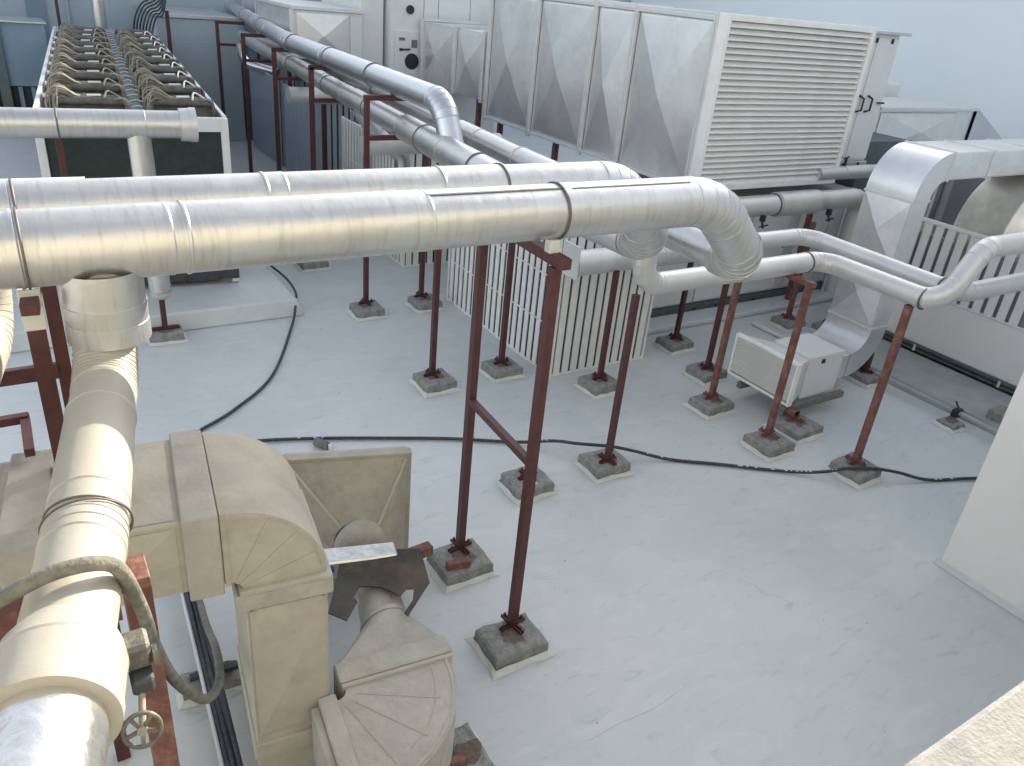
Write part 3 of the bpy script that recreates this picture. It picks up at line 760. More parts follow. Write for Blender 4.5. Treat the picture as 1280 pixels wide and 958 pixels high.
MB().tube([(13.44, 9.0, .1), (13.44, 9.0, 2.2)], .055, 12).build('conduit', 'foil', ah)
MB().box(12.28, 12.36, 8.9, 8.98, 0.0, 2.1).build('leg', 'red_worn', ah)
wc = thing('equipment_cabinet', 'tall white cabinet with two black handles right of the louvred face', 'cabinet', (12.75, 9.3, 2.3))
MB().box(12.76, 14.0, 9.30, 12.5, 2.62, 4.82).build('body', 'white_panel', wc)
for a, b in ((12.78, 13.33), (13.35, 13.98)):
    MB().box(a, b, 9.26, 9.297, 2.66, 4.76).build('door', 'white_panel', wc, .006)
MB().box(12.74, 14.2, 9.2, 12.5, 4.823, 4.88).build('roof', 'alu_far', wc, .006)
MB().box(12.74, 14.02, 9.24, 12.5, 2.45, 2.615).build('base_frame', 'alu_far', wc, .006)
for x in (13.25, 13.5, 13.8):
    if x < 13.7:
        mb = MB(); mb.tube([(x, 9.25, 3.52), (x + .07, 9.19, 3.55), (x + .07, 9.19, 3.75), (x, 9.25, 3.80)], .02, 8); mb.build('handle', 'black', wc)
    else:
        mb = MB(); mb.bar((x, 9.22, 3.68), (x + .18, 9.22, 3.68), .03, .03); mb.build('latch', 'black', wc)
for x in (12.95, 13.3, 13.75):
    for z in (2.56, 4.72):
        MB().box(x - .015, x + .015, 9.22, 9.25, z - .04, z + .04).build('hinge', 'black', wc)

# ducts and hood behind, right
hd = thing('sheet_metal_duct', 'creased metal duct with pitched end behind the white cabinet', 'duct', (16.5, 10.5, 2.4))
MB().box(15.9, 19.6, 10.55, 12, 2.45, 3.35).build('body', 'duct_metal', hd)
creased_panel('panel', 'duct_metal', hd, (16.0, 10.54, 2.5), (18.9, 10.54, 2.5), (18.9, 10.54, 3.3), (16.0, 10.54, 3.3), (0, -1, 0), .14, .04)
MB().box(15.85, 19.65, 10.45, 12.05, 3.353, 3.42).build('flange', 'duct_edge', hd, .005)
MB().add([(19.65, 10.5, 3.42), (21.2, 10.5, 2.7), (21.2, 12, 2.7), (19.65, 12, 3.42), (19.65, 10.5, 2.45), (21.2, 10.5, 2.45), (21.2, 12, 2.45), (19.65, 12, 2.45)],
         [(0, 1, 2, 3), (0, 4, 5, 1), (3, 2, 6, 7), (1, 5, 6, 2), (4, 7, 6, 5)]).build('hood', 'alu_far', hd)
for x in (16.3, 19.0): MB().box(x - .06, x + .06, 10.8, 10.92, 0, 2.44).build('leg', 'rail_green', hd)
bx = thing('equipment_box', 'pale box with a mushroom vent on top, far behind the white cabinet', 'box', (17.5, 12.5, 3))
MB().box(16.9, 19.2, 12.3, 14, 2.9, 3.72).build('body', 'white_panel', bx, .05)
mb = MB(); mb.tube([(17.7, 12.9, 3.72), (17.7, 12.9, 3.86)], .16, 16); mb.tube([(17.7, 12.9, 3.86), (17.7, 12.9, 3.92), (17.7, 12.9, 4.0)], [.3, .3, .12], 16); mb.build('vent', 'alu_far', bx)
MB().box(17.0, 19, 12.5, 13.9, 0, 2.9).build('base', 'wall', bx)
wd = thing('equipment_cabinet', 'dark grey cabinet in the recess between white doors and square duct', 'cabinet', (14.3, 10, 0))
MB().box(14.35, 15.9, 9.6, 12.4, 0.0, 2.9).build('body', 'rail_green', wd, .01)

# ---------------------------------------------------------------- square duct with two elbows
def elbow(name, m, parent, C, u, v, w, r0, r1, hw, a0, a1, n=10, sub=None):
    """rectangular bend. C centre, u/v in-plane unit vectors, w axis. r0 inner, r1 outer radius, hw half width along w"""
    C, u, v, w = map(Vector, (C, u, v, w))
    pt = lambda r, a, s_: C + (u * math.cos(a) + v * math.sin(a)) * r + w * (hw * s_)
    A = [a0 + (a1 - a0) * k / n for k in range(n + 1)]
    mb = MB()
    for s_ in (-1, 1):
        o = [pt(r0, a, s_) for a in A] + [pt(r1, a, s_) for a in A]
        mb.add(o, [(k, k + 1, n + 2 + k, n + 1 + k) for k in range(n)])
    for r in (r0, r1):
        o = [pt(r, a, -1) for a in A] + [pt(r, a, 1) for a in A]
        mb.add(o, [(k, k + 1, n + 2 + k, n + 1 + k) for k in range(n)], True)
    ob = mb.build(name, m, parent)
    # raised radial creases and rim on the near flat face are thin ribs
    if sub:
        for frac in sub:
            a = a0 + (a1 - a0) * frac
            q = MB(); q.bar(pt(r0 + .02, a, -1), pt(r1 - .02, a, -1), .012, .006, w); q.build('seam', m, parent)
    return ob
X_, Y_, Z_ = V(1, 0, 0), V(0, 1, 0), V(0, 0, 1)
sq = thing('square_duct', 'square metal duct rising in an S bend and leaving at the right edge', 'duct', (10.5, 6.3, 0))
yc, hw = 6.36, .38
MB().box(10.38, 10.76, yc - hw, yc + hw, 0.98, 2.86).build('riser', 'duct_metal', sq, .01)
creased_panel('panel', 'duct_metal', sq, (10.378, yc - hw + .02, 1.95), (10.378, yc + hw - .02, 1.95), (10.378, yc + hw - .02, 2.84), (10.378, yc - hw + .02, 2.84), (-1, 0, 0), .06, .04, .006)
creased_panel('panel', 'duct_metal', sq, (10.378, yc - hw + .02, 1.0), (10.378, yc + hw - .02, 1.0), (10.378, yc + hw - .02, 1.9), (10.378, yc - hw + .02, 1.9), (-1, 0, 0), .06, .04, .006)
for z in (0.98, 1.92, 2.86): MB().box(10.365, 10.772, yc - hw - .012, yc + hw + .012, z - .015, z + .015).build('flange', 'duct_edge', sq)
elbow('elbow', 'duct_metal', sq, (11.02, yc, 2.875), X_, Z_, Y_, .26, .64, hw, math.pi, math.pi / 2, 12)
MB().box(11.02, 16.0, yc - hw, yc + hw, 3.135, 3.515).build('run', 'duct_metal', sq, .01)
for a, b in ((11.05, 12.0), (12.05, 13.2), (13.25, 14.4)):
    creased_panel('panel', 'duct_metal', sq, (a, yc - hw - .001, 3.15), (b, yc - hw - .001, 3.15), (b, yc - hw - .001, 3.50), (a, yc - hw - .001, 3.50), (0, -1, 0), .02, .03, .006)
for x in (11.02, 12.02, 13.22): MB().box(x - .015, x + .015, yc - hw - .015, yc + hw + .015, 3.12, 3.53).build('flange', 'duct_edge', sq)
elbow('elbow', 'duct_metal', sq, (10.05, yc, 0.96), X_, Z_, Y_, .33, .71, hw, 0, -math.pi / 2, 10)
MB().box(9.45, 10.05, yc - hw, yc + hw, .25, .63).build('run', 'duct_metal', sq, .01)

# small condenser
ac = thing('condenser_unit', 'small white condenser with an angled grilled face between red posts', 'condenser', (9.0, 6.2, 0))

MB().box(8.75, 9.48, 5.73, 6.38, .27, .90).build('body', 'white_panel', ac, .012)
mb = MB(); mb.add([(8.43, 5.64, .28), (8.43, 6.72, .28), (8.43, 6.72, .90), (8.43, 5.64, .90), (8.75, 5.76, .32), (8.75, 6.36, .32), (8.75, 6.36, .86), (8.75, 5.76, .86)],
                  [(0, 1, 5, 4), (1, 2, 6, 5), (2, 3, 7, 6), (3, 0, 4, 7)])
mb.build('hood', 'duct_edge', ac)
for a in ((5.62, 5.66), (6.70, 6.74)): MB().box(8.36, 8.44, a[0], a[1], .28, .91).build('grille_frame', 'cream', ac, .004)
for a in ((.28, .32), (.87, .908)): MB().box(8.362, 8.438, 5.66, 6.70, a[0], a[1]).build('grille_frame', 'cream', ac, .004)
s0 = None
for k in range(13):
    z = .34 + .52 * (k + .5) / 13
    mb = MB(); mb.prism([(-.032, -.52, -.010), (-.029, -.52, -.014), (.02, -.52, .008), (.017, -.52, .012)], (0, 1.04, 0))
    s0 = first(mb, 'grille_blade', 'cream', ac, (8.40, 6.18, z)) if s0 is None else place(s0, ac, (8.40, 6.18, z))
MB().box(8.425, 8.435, 5.66, 6.70, .32, .87).build('backing', 'rust_plate', ac)
MB().box(9.0, 9.06, 5.715, 5.729, .78, .84).build('badge', 'black', ac)
MB().box(8.33, 9.62, 5.64, 5.72, .17, .262).build('foot_rail', 'hose_grey', ac, .004)
MB().box(8.33, 9.62, 6.42, 6.50, .17, .262).build('foot_rail', 'hose_grey', ac, .004)
MB().box(8.40, 8.47, 5.50, 5.57, .134, .26).build('leg', 'red_worn', ac)
anchor_mb(8.435, 5.53, .13).build('anchor', 'red_worn', ac)
MB().box(8.36, 8.50, 5.5, 5.66, .2, .258).build('bracket', 'red_worn', ac)
o = MB().tube([(10.8, 8.4, .04), (10.8, 7.45, .04)], .035, 10)
tag(o.build('plastic_pipe', 'white_panel'), 'loose pale plastic pipe lying on the roof behind the small condenser', 'pipe')

# air handler on the right with slatted fence and tan duct drum
rh = thing('air_handler', 'beige low unit at the right edge carrying a white slatted guard', 'air handler', (12.5, 6, 0))
MB().box(12.52, 13.6, 3.2, 7.2, .24, 1.08).build('body', 'plaster', rh, .01)
MB().box(12.47, 13.6, 3.2, 7.2, .125, .17).build('base_frame', 'rail_green', rh, .004)
MB().box(12.50, 13.6, 3.2, 7.2, .17, .238).build('base_frame', 'dark_slate', rh, .004)
MB().box(12.46, 12.52, 3.2, 7.22, .20, .245).build('trim', 'rail_green', rh, .004)
for y in (6.35, 4.9): MB().box(12.455, 12.468, y - .02, y + .02, .126, .24).build('joint', 'duct_edge', rh)
s0 = None
for k in range(11):
    y = 7.02 - .195 * k
    mb = MB(); mb.box(-.012, .012, -.066, .066, 0, 1.09)
    p = (12.52, y, 1.10)
    s0 = first(mb, 'slat', 'slat', rh, p) if s0 is None else place(s0, rh, p)
MB().box(12.49, 12.55, 4.84, 7.15, 2.19, 2.25).build('top_rail', 'slat', rh, .006)
MB().box(12.50, 12.56, 4.84, 7.15, 1.083, 1.11).build('bottom_rail', 'slat', rh, .004)
MB().box(12.6, 12.68, 4.9, 7.15, 1.085, 2.0).build('coil_block', 'mid_grey', rh)
tk = thing('fan_housing', 'tan rounded fan housing behind the white slatted guard', 'fan housing', (14.4, 6, 0))
mb = MB(); n = 40
prof = [(5.0, 0.0), (5.0, .92), (5.1, .98), (5.75, .98), (5.76, 1.01), (5.80, 1.01), (5.81, .98), (6.5, .98), (6.6, .92)]
cx_, cz_ = 13.72, 2.10
vs = [V(cx_ + r * math.cos(2 * math.pi * k / n), y, cz_ + r * math.sin(2 * math.pi * k / n)) for (y, r) in prof for k in range(n)]
mb.add(vs, [(i * n + k, i * n + (k + 1) % n, (i + 1) * n + (k + 1) % n, (i + 1) * n + k) for i in range(1, len(prof) - 1) for k in range(n)], True)
mb.add(vs[n:2 * n], [tuple(range(n))])
mb.build('drum', 'tank', tk)
MB().box(13.7, 15.2, 5.2, 6.6, 0, 1.5).build('base', 'mid_grey', tk, .01)
MB().box(13.72, 16.5, 5.05, 6.55, 2.0, 3.06).build('outlet', 'tank', tk, .02)
dk = thing('equipment_cabinet', 'dark grey cabinet glimpsed under the horizontal square duct', 'cabinet', (14.6, 7.4, 0))
MB().box(13.7, 16, 7.3, 8.4, 0, 2.75).build('body', 'mid_grey', dk, .01)
MB().box(13.68, 13.70, 7.25, 8.42, 1.9, 1.96).build('trim', 'alu_far', dk)
MB().tube([(13.62, 7.5, .1), (13.62, 7.5, 2.7)], .07, 12).build('pipe', 'alu_far', dk)

lp = thing('drain_pipe', 'pale low pipe along the kerb on the right, clamped to a small block', 'pipe', (10.92, 4.7, .15))
pipe(lp, [(10.92, 6.0, .15), (10.92, 3.0, .15)], .035, [], sec=1.4, m='grey_coating', n=12, bead=.004)
mb = MB(); mb.box(10.84, 11.0, 4.62, 4.70, .08, .20); mb.bar((10.86, 4.6, .2), (11.0, 4.76, .26), .02, .02); mb.build('clamp', 'black', lp)
block(10.72, 4.60, 'small low block under the clamp of the pale drain pipe', .3, .26, .09)
block(11.45, 4.25, 'concrete block on the kerb by the cream wall edge', .34, .34, .14, z=.12, skirt=False)
block(2.05, 3.12, 'concrete block at the bottom of the picture beside the coated duct elbow', .30, .44, .12)
mb = MB(); mb.box(1.84, 2.0, 3.0, 3.06, .13, .22); mb.box(1.84, 1.9, 2.9, 3.1, .13, .2)
tag(mb.build('steel_bracket', 'red_worn'), 'rusty bracket on the block beside the coated duct elbow', 'bracket')
tag(MB().box(1.93, 1.98, 3.16, 3.21, .125, .18).build('clip', 'green_plastic', None, .006), 'small green clip by the rusty bracket at the bottom', 'clip')

# black hose on the roof
def spline(P, n=10):
    P = [Vector(p) for p in P]; out = []
    for i in range(len(P) - 1):
        a = P[max(0, i - 1)]; b = P[i]; c = P[i + 1]; d = P[min(len(P) - 1, i + 2)]
        for k in range(n):
            t = k / n
            out.append(0.5 * ((2 * b) + (c - a) * t + (2 * a - 5 * b + 4 * c - d) * t * t + (3 * b - a - 3 * c + d) * t ** 3))
    return out + [P[-1]]
HP = [(2.9, 14.6, .30), (3.4, 13.81, .31), (3.62, 12.6, .30), (3.60, 11.75, .29), (3.50, 11.42, .16), (3.26, 10.9, .03), (2.54, 9.45, .03), (1.85, 8.72, .03), (1.33, 8.35, .03), (1.2, 8.12, .03), (1.5, 7.98, .03),
      (1.95, 7.90, .03), (2.59, 7.68, .03), (3.30, 7.38, .03), (3.99, 7.07, .03), (4.7, 6.66, .04), (5.05, 6.38, .13), (5.25, 6.14, .178), (5.58, 5.93, .178), (5.85, 5.80, .12), (6.25, 5.57, .03), (6.77, 5.22, .03), (7.4, 4.78, .03), (7.75, 4.52, .08), (7.98, 4.34, .178), (8.3, 4.20, .178),
      (8.62, 4.06, .12), (9.0, 3.86, .03), (9.59, 3.63, .03), (10.2, 3.35, .03)]
sp = spline(HP, 8)
hz = tag(MB().tube(sp, .020, 10).build('rubber_hose', 'rubber'), 'long black hose curving over the roof from the chiller to the right wall', 'hose')
mk = 0
for i in range(70, len(sp) - 4, 1):
    if (i % 31) in (0, 1, 2, 3) or 168 < i < 182:
        if rnd.random() < .6:
            a = sp[i].lerp(sp[i + 1], .15); b = sp[i].lerp(sp[i + 1], .15 + rnd.uniform(.2, .6))
            MB().tube([a + V(-.002, -.004, .011), b + V(-.002, -.004, .011)], .0105, 6).build('printed_mark', 'white_plastic', hz)
mb = MB(); mb.tube([(2.50, 7.60, .055), (2.60, 7.44, .055)], [.055, .05], 6)
cn = tag(mb.build('cable_joint', 'hose_grey', None, .004), 'short grey joint box lying on the black hose above the coated duct', 'cable joint')
MB().box(2.595, 2.635, 7.40, 7.45, .03, .085).build('white_end', 'white_plastic', cn, .004)

# ---------------------------------------------------------------- chiller at the left
CO, CY = V(.38, 12.65, 0), R(-5.5)
cu, cv = V(math.cos(CY), math.sin(CY), 0), V(-math.sin(CY), math.cos(CY), 0)
def CL(u, v, z): return CO + cu * u + cv * v + V(0, 0, z)
def cbox(mb, u0, u1, v0, v1, z0, z1):
    return mb.hexa([CL(u0, v0, z0), CL(u1, v0, z0), CL(u1, v1, z0), CL(u0, v1, z0), CL(u0, v0, z1), CL(u1, v0, z1), CL(u1, v1, z1), CL(u0, v1, z1)])
ch = thing('chiller', 'long chiller with white frame and two rows of cable bundled coils on its roof', 'chiller', CL(0, 0, .27))
W = 2.53; LN = 14.0; ZT = 2.86
for (a, b) in ((0, .11), (W - .11, W)):
    cbox(MB(), a, b, 0, .11, .30, ZT - .005).build('corner_post', 'white_panel', ch, .006)
    cbox(MB(), a, b, LN - .11, LN, .30, ZT - .005).build('corner_post', 'white_panel', ch, .006)
cbox(MB(), .11, W - .11, .005, .10, ZT - .20, ZT).build('top_beam', 'white_panel', ch, .006)
cbox(MB(), 0, .06, .112, LN, ZT - .14, ZT + .01).build('side_beam', 'white_panel', ch, .006)
cbox(MB(), W - .06, W, .112, LN, ZT - .14, ZT + .01).build('side_beam', 'duct_edge', ch, .006)
for (a, b) in ((.112, 1.22), (1.30, W - .112)): cbox(MB(), a, b, .05, .08, .62, ZT - .202).build('grille', 'dark', ch)
cbox(MB(), 1.221, 1.299, .04, .09, .5, ZT - .202).build('mullion', 'rail_green', ch, .004)
for a in (.04, W - .04): cbox(MB(), a - .02, a + .02, .12, LN - .12, .5, ZT - .15).build('side_panel', 'dark', ch)
cbox(MB(), .0, W, -.02, .10, .36, .56).build('skid_beam', 'dark_slate', ch, .006)
cbox(MB(), .07, W - .07, .11, LN, ZT - .16, ZT - .12).build('deck', 'dark_slate', ch)
for u in (.2, W - .08):
    MB().box(CL(u, 0.06, 0).x - .06, CL(u, 0.06, 0).x + .06, CL(u, .06, 0).y - .05, CL(u, .06, 0).y + .05, .274, .36).build('foot', 'concrete', ch)
for a in (.4, 1.0, 1.7, 2.2): cbox(MB(), a, a + .05, -.03, .0, .36, .46).build('cleat', 'red', ch)
# centre walkway with cross pipes
cbox(MB(), 1.27, 1.44, .15, LN - .2, ZT - .11, ZT - .03).build('walkway', 'rail_green', ch, .004)
for k in range(24):
    v = .6 + k * .55
    MB().tube([CL(1.22, v, ZT + .02), CL(1.36, v + .05, ZT + .05), CL(1.50, v, ZT + .02)], .012, 6).build('cross_tube', 'alu_far', ch)
rc = random.Random(3)
banks = ((.24, 1.24), (1.47, 2.40))
for bi, (ua, ub) in enumerate(banks):
    for k in range(10):
        v0 = .30 + 1.28 * k + rc.uniform(-.05, .05)
        far = k > 6
        # coil slab: trough between bars
        mb = MB(); mb.hexa([CL(ua, v0 + .08, ZT - .10), CL(ub, v0 + .08, ZT - .10), CL(ub, v0 + 1.15, ZT - .10), CL(ua, v0 + 1.15, ZT - .10),
                            CL(ua, v0 + .14, ZT + .14), CL(ub, v0 + .14, ZT + .14), CL(ub, v0 + 1.10, ZT - .02), CL(ua, v0 + 1.10, ZT - .02)])
        co = mb.build('coil', 'coil', ch)
        MB().tube([CL(ua + .02, v0 + .08, ZT + .15), CL(ub - .02, v0 + .08, ZT + .15)], .055, 12).build('header_tube', 'coil', ch)
        MB().tube([CL(ua + .1, v0 + .42, ZT + .15), CL(ub - .1, v0 + .42, ZT + .13)], .05, 10).build('header_tube', 'coil', ch)
        if k < 9:
            # cable bundle fanning from the left end
            mb = MB()
            for q in range(22 if not far else 10):
                zz = rc.uniform(-.03, .12); du = rc.uniform(-.04, .10); dv = rc.uniform(-.08, .22)
                mb.tube(spline([CL(ua - .02 + du, v0 + .02 + dv, ZT - .04), CL(ua + .0 + du, v0 + dv, ZT + .16 + zz), CL(ua + .14, v0 + .04 + dv * .6, ZT + .24 + zz),
                                CL(ua + .32, v0 + .12 + dv * .4, ZT + .17 + zz * .5), CL(ua + .48 + rc.uniform(0, .15), v0 + .15 + dv, ZT + .15)], 3), .0065 + rc.uniform(0, .004), 4)
            o = mb.build('cable_bundle', 'beige_cable', ch); o['kind'] = 'stuff'
            mb = MB()
            for q in range(12 if not far else 6):
                du = rc.uniform(-.05, .02); dv = rc.uniform(-.05, .08)
                mb.tube(spline([CL(ub + .0 + du, v0 + .05 + dv, ZT - .02), CL(ub - .02 + du, v0 + dv, ZT + .17), CL(ub - .12, v0 + .06 + dv, ZT + .20), CL(ub - .32, v0 + .1 + dv * .4, ZT + .14)], 3), .007, 4)
            o = mb.build('cable_bundle', 'beige_cable' if bi == 0 else 'hose_grey', ch); o['kind'] = 'stuff'
            um = (ua + ub) / 2
            um += rc.uniform(-.05, .05)
            MB().bar(CL(um - .02, v0 + .02, ZT + .24), CL(um + .16, v0 + .02, ZT + .245), .03, .022).build('clip', 'white_plastic', ch)
            for (p, q) in ((.30, .02), (.42, .12)):
                MB().bar(CL(ua + p, v0 + .6, ZT + .17), CL(um - .06 + q, v0 + .04, ZT + .22), .012, .012).build('strut', 'beige_cable', ch)
            MB().tube(spline([CL(um + .2, v0 + .02, ZT + .2), CL(um + .26, v0 + .3, ZT + .26), CL(um + .42, v0 + .34, ZT + .16)], 4), .014, 6).build('hose_loop', 'white_plastic' if bi else 'beige_cable', ch)
            if bi == 0:
                mb = MB(); mb.tube([CL(.10, v0 - .02, ZT + .03), CL(.14, v0 - .02, ZT + .03)], [.035, .035], 10); mb.tube([CL(.14, v0 - .02, ZT + .03), CL(.30, v0 - .02, ZT + .02)], .014, 8)
                mb.build('nozzle', 'white_plastic', ch)
tk = thing('riser_pipe', 'upright pale pipe at the far end of the chiller, reaching the top edge', 'pipe', (2.97, 26.9, 2.7))
pipe(tk, [(2.97, 27.1, .28), (2.97, 27.1, 6.0)], .17, [], sec=2.2, m='alu', n=24)
support('red post in front of the chiller corner under the flanged pipe', [(.64, 12.3, 2.78)], .27, .08)
support('thin red post against the far wall behind the chiller', [(1.95, 27.4, 5.2)], .27, .08)
hb = thing('hose_bundle', 'bundle of black hoses arching over the far right corner of the chiller', 'hose', (3.9, 24.6, 3))
for q in range(7):
    o_ = q * .07
    MB().tube(spline([(3.50 + o_ * .9, 25.0 - o_, 2.72), (3.55 + o_ * .9, 24.8 - o_, 3.25 - o_ * .3), (3.74 + o_ * .7, 24.7 - o_, 3.66 - o_ * .6), (4.05 + o_ * .3, 24.6 - o_, 3.86 - o_ * .9), (4.5 - o_ * .4, 24.6 - o_, 4.15), (4.7 - o_ * .6, 24.8 - o_, 5.2)], 6), .024, 8).build('hose', 'rubber', hb)

# blue cabinets left of the chiller
bc = thing('equipment_cabinet', 'row of blue grey panels on dark slotted base left of the chiller', 'cabinet', (0, 25.6, 0))
MB().box(-6, 1.45, 25.62, 27, 1.42, 2.98).build('body', 'blue_panel', bc)
MB().box(-6, 1.45, 25.75, 27, .28, 1.42).build('base', 'dark', bc)
MB().box(-6, 1.5, 25.55, 27, 2.983, 3.02).build('roof', 'alu_far', bc)
for x in (-2.6, -1.0, .30): MB().box(x - .12, x + .12, 25.52, 25.60, .30, 2.98).build('pillar', 'rail_green', bc, .006)
for k in range(12): MB().box(-2.4 + k * .3, -2.3 + k * .3, 25.66, 25.74, .35, 1.40).build('slot_bar', 'blue_panel', bc)

# far cabinets, boxes and control panel behind the pipes
a2 = thing('air_handler', 'tall pale air handler with black dial and control panel, top centre', 'air handler', (8.4, 19.1, 0))
MB().box(8.42, 11.6, 19.15, 22, .2, 5.6).build('body', 'white_panel', a2)
for a, b in ((8.44, 9.32), (9.34, 9.72), (9.74, 10.62), (10.64, 11.58)): MB().box(a, b, 19.11, 19.147, 2.3, 5.5).build('door_panel', 'white_panel', a2, .006)
MB().box(8.56, 9.26, 19.07, 19.108, 2.3, 3.78).build('control_panel', 'white_panel', a2, .01)
mb = MB(); mb.tube([(9.02, 19.06, 3.08), (9.02, 19.07, 3.08)], .19, 24); mb.build('dial', 'black', a2)
MB().box(8.68, 8.74, 19.04, 19.07, 3.32, 3.38).build('knob', 'black', a2); MB().bar((8.72, 19.04, 3.35), (8.95, 19.04, 3.36), .03, .035).build('lever', 'black', a2)
MB().box(8.66, 8.82, 19.055, 19.068, 3.55, 3.62).build('label', 'hose_grey', a2); MB().box(9.0, 9.15, 19.055, 19.068, 3.40, 3.58).build('label', 'hose_grey', a2)
MB().box(8.9, 9.1, 19.06, 19.068, 2.45, 2.8).build('vent', 'duct_edge', a2)
MB().tube([(8.72, 19.03, 2.5), (8.72, 19.07, 2.5)], .06, 10).build('lock', 'black', a2)
mb = MB(); mb.tube([(8.95, 19.06, 4.25), (8.95, 19.11, 4.25)], .1, 16); mb.build('handle', 'black', a2)
MB().box(9.76, 10.9, 18.98, 19.108, 3.98, 4.02).build('drip_edge', 'alu_far', a2)
c2 = thing('equipment_cabinet', 'plain pale blue cabinet left of the far control panel', 'cabinet', (7.9, 19.4, 0))
MB().box(7.75, 8.35, 19.3, 22, 0.2, 5.6).build('body', 'white_panel', c2, .02)
MB().box(8.352, 8.415, 19.5, 22, 0.2, 5.4).build('gap_panel', 'alu_far', c2)
d3 = thing('sheet_metal_duct', 'shiny boxy duct end with dented panels, top left of centre', 'duct', (6.5, 19, 3))
MB().box(6.05, 7.66, 19.02, 22, 3.05, 4.08).build('body', 'duct_metal', d3, .01)
creased_panel('panel', 'duct_metal', d3, (6.1, 19.01, 3.08), (7.35, 19.01, 3.08), (7.35, 19.01, 4.02), (6.1, 19.01, 4.02), (0, -1, 0), .06, .06, .006)
MB().box(7.38, 7.66, 18.97, 19.018, 3.08, 4.02).build('flange', 'duct_edge', d3, .005)
MB().box(6.0, 7.7, 18.95, 22, 4.083, 4.16).build('flange', 'duct_edge', d3, .005)
MB().box(5.96, 6.04, 18.97, 19.1, 3.02, 4.08).build('flange', 'duct_edge', d3, .005)
for x in (6.3, 7.4): MB().box(x - .05, x + .05, 19.6, 19.7, 0, 3.04).build('leg', 'rail_green', d3)
d4_ = thing('sheet_metal_duct', 'tall dull duct with creased panels farther left along the slanting pipe', 'duct', (7.5, 26, 3))
MB().box(7.1, 8.55, 26.0, 27.5, 2.9, 5.6).build('body', 'duct_metal', d4_)
for a, b in ((7.15, 7.8), (7.88, 8.52)): creased_panel('panel', 'duct_metal', d4_, (a, 25.98, 2.95), (b, 25.98, 2.95), (b, 25.98, 4.9), (a, 25.98, 4.9), (0, -1, 0), .12, .05)
MB().box(7.81, 7.87, 25.9, 25.97, 2.9, 5.6).build('flange', 'duct_edge', d4_)
MB().box(7.3, 7.4, 26.6, 26.7, 0, 2.89).build('leg', 'rail_green', d4_)

# ---------------------------------------------------------------- coated ducts in the foreground
DO, DYW = V(.70, 3.52, 0), R(-7)
du_, dv_ = V(math.cos(DYW), math.sin(DYW), 0), V(-math.sin(DYW), math.cos(DYW), 0)
def frame(O, yaw):
    u = V(math.cos(yaw), math.sin(yaw), 0); v = V(-math.sin(yaw), math.cos(yaw), 0)
    return u, v, (lambda a, b, z: O + u * a + v * b + V(0, 0, z))
du_, dv_, DL = frame(DO, R(-7))
def lbox(L, u0, u1, v0, v1, z0, z1, mb=None):
    mb = mb or MB()
    return mb.hexa([L(u0, v0, z0), L(u1, v0, z0), L(u1, v1, z0), L(u0, v1, z0), L(u0, v0, z1), L(u1, v0, z1), L(u1, v1, z1), L(u0, v1, z1)])
d1 = thing('coated_duct', 'beige coated square duct with an elbow turning straight down, lower left', 'duct', DL(.25, .4, 0))
yd = .86
TZ, BZ = 2.37, 1.90
lbox(DL, -3.0, -.07, .0, yd, BZ, TZ).build('run', 'mastic', d1, .006)
for (a, b) in ((-.83, -.29), (-2.1, -1.12)):
    creased_panel('panel', 'mastic', d1, DL(a, -.002, BZ + .02), DL(b, -.002, BZ + .02), DL(b, -.002, TZ - .03), DL(a, -.002, TZ - .03), -dv_, .045, .05, .008)
    creased_panel('panel', 'mastic', d1, DL(a, .03, TZ + .002), DL(b, .03, TZ + .002), DL(b, yd - .03, TZ + .002), DL(a, yd - .03, TZ + .002), V(0, 0, 1), .035, .05, .006)
lbox(DL, -.26, -.08, -.03, yd + .03, BZ - .05, TZ + .03).build('flange', 'mastic_grey', d1, .008)
lbox(DL, -1.08, -.87, -.03, yd + .03, BZ - .05, TZ + .03).build('flange', 'mastic_grey', d1, .008)
lbox(DL, -.072, -.045, -.01, yd + .01, BZ - .01, TZ + .012).build('seam_strip', 'mastic', d1)
elbow('elbow', 'mastic', d1, DL(-.05, yd / 2, 1.83), du_, V(0, 0, 1), -dv_ , .07, .54, yd / 2, math.pi / 2, 0, 16, sub=None)
# raised rim and radial seams on the elbow's flat face
def arc_rib(parent, m, C, u, v, w, r, a0, a1, wd, th, n=14, name='seam'):
    mb = MB(); A = [a0 + (a1 - a0) * k / n for k in range(n + 1)]
    for a, b in zip(A, A[1:]):
        mb.bar(C + (u * math.cos(a) + v * math.sin(a)) * r, C + (u * math.cos(b) + v * math.sin(b)) * r, wd, th, w)
    mb.build(name, m, parent)
Ce = DL(-.05, -.002, 1.83)
arc_rib(d1, 'mastic_grey', Ce, du_, V(0, 0, 1), -dv_, .525, 0, math.pi / 2, .022, .012)
for a in (20, 42, 64):
    a = R(a); e_ = du_ * math.cos(a) + V(0, 0, 1) * math.sin(a)
    MB().bar(Ce + e_ * .08, Ce + e_ * .51, .012, .006, -dv_).build('seam', 'mastic', d1)
lbox(DL, -.03, .52, -.03, yd + .03, 1.69, 1.81).build('flange', 'mastic_grey', d1, .008)
lbox(DL, -.005, .515, -.035, yd, 1.812, 1.845).build('flange', 'mastic', d1, .006)
lbox(DL, .02, .49, .0, yd, .0, 1.69).build('riser', 'mastic', d1, .006)
creased_panel('panel', 'mastic', d1, DL(.04, -.002, .60), DL(.47, -.002, .60), DL(.47, -.002, 1.67), DL(.04, -.002, 1.67), -dv_, .04, .04, .012)
for a in (.04, .455): lbox(DL, a, a + .018, -.014, -.003, .60, 1.67).build('seam', 'mastic', d1)
lbox(DL, -.0, .51, -.03, yd + .02, .42, .56).build('flange', 'mastic', d1, .008)
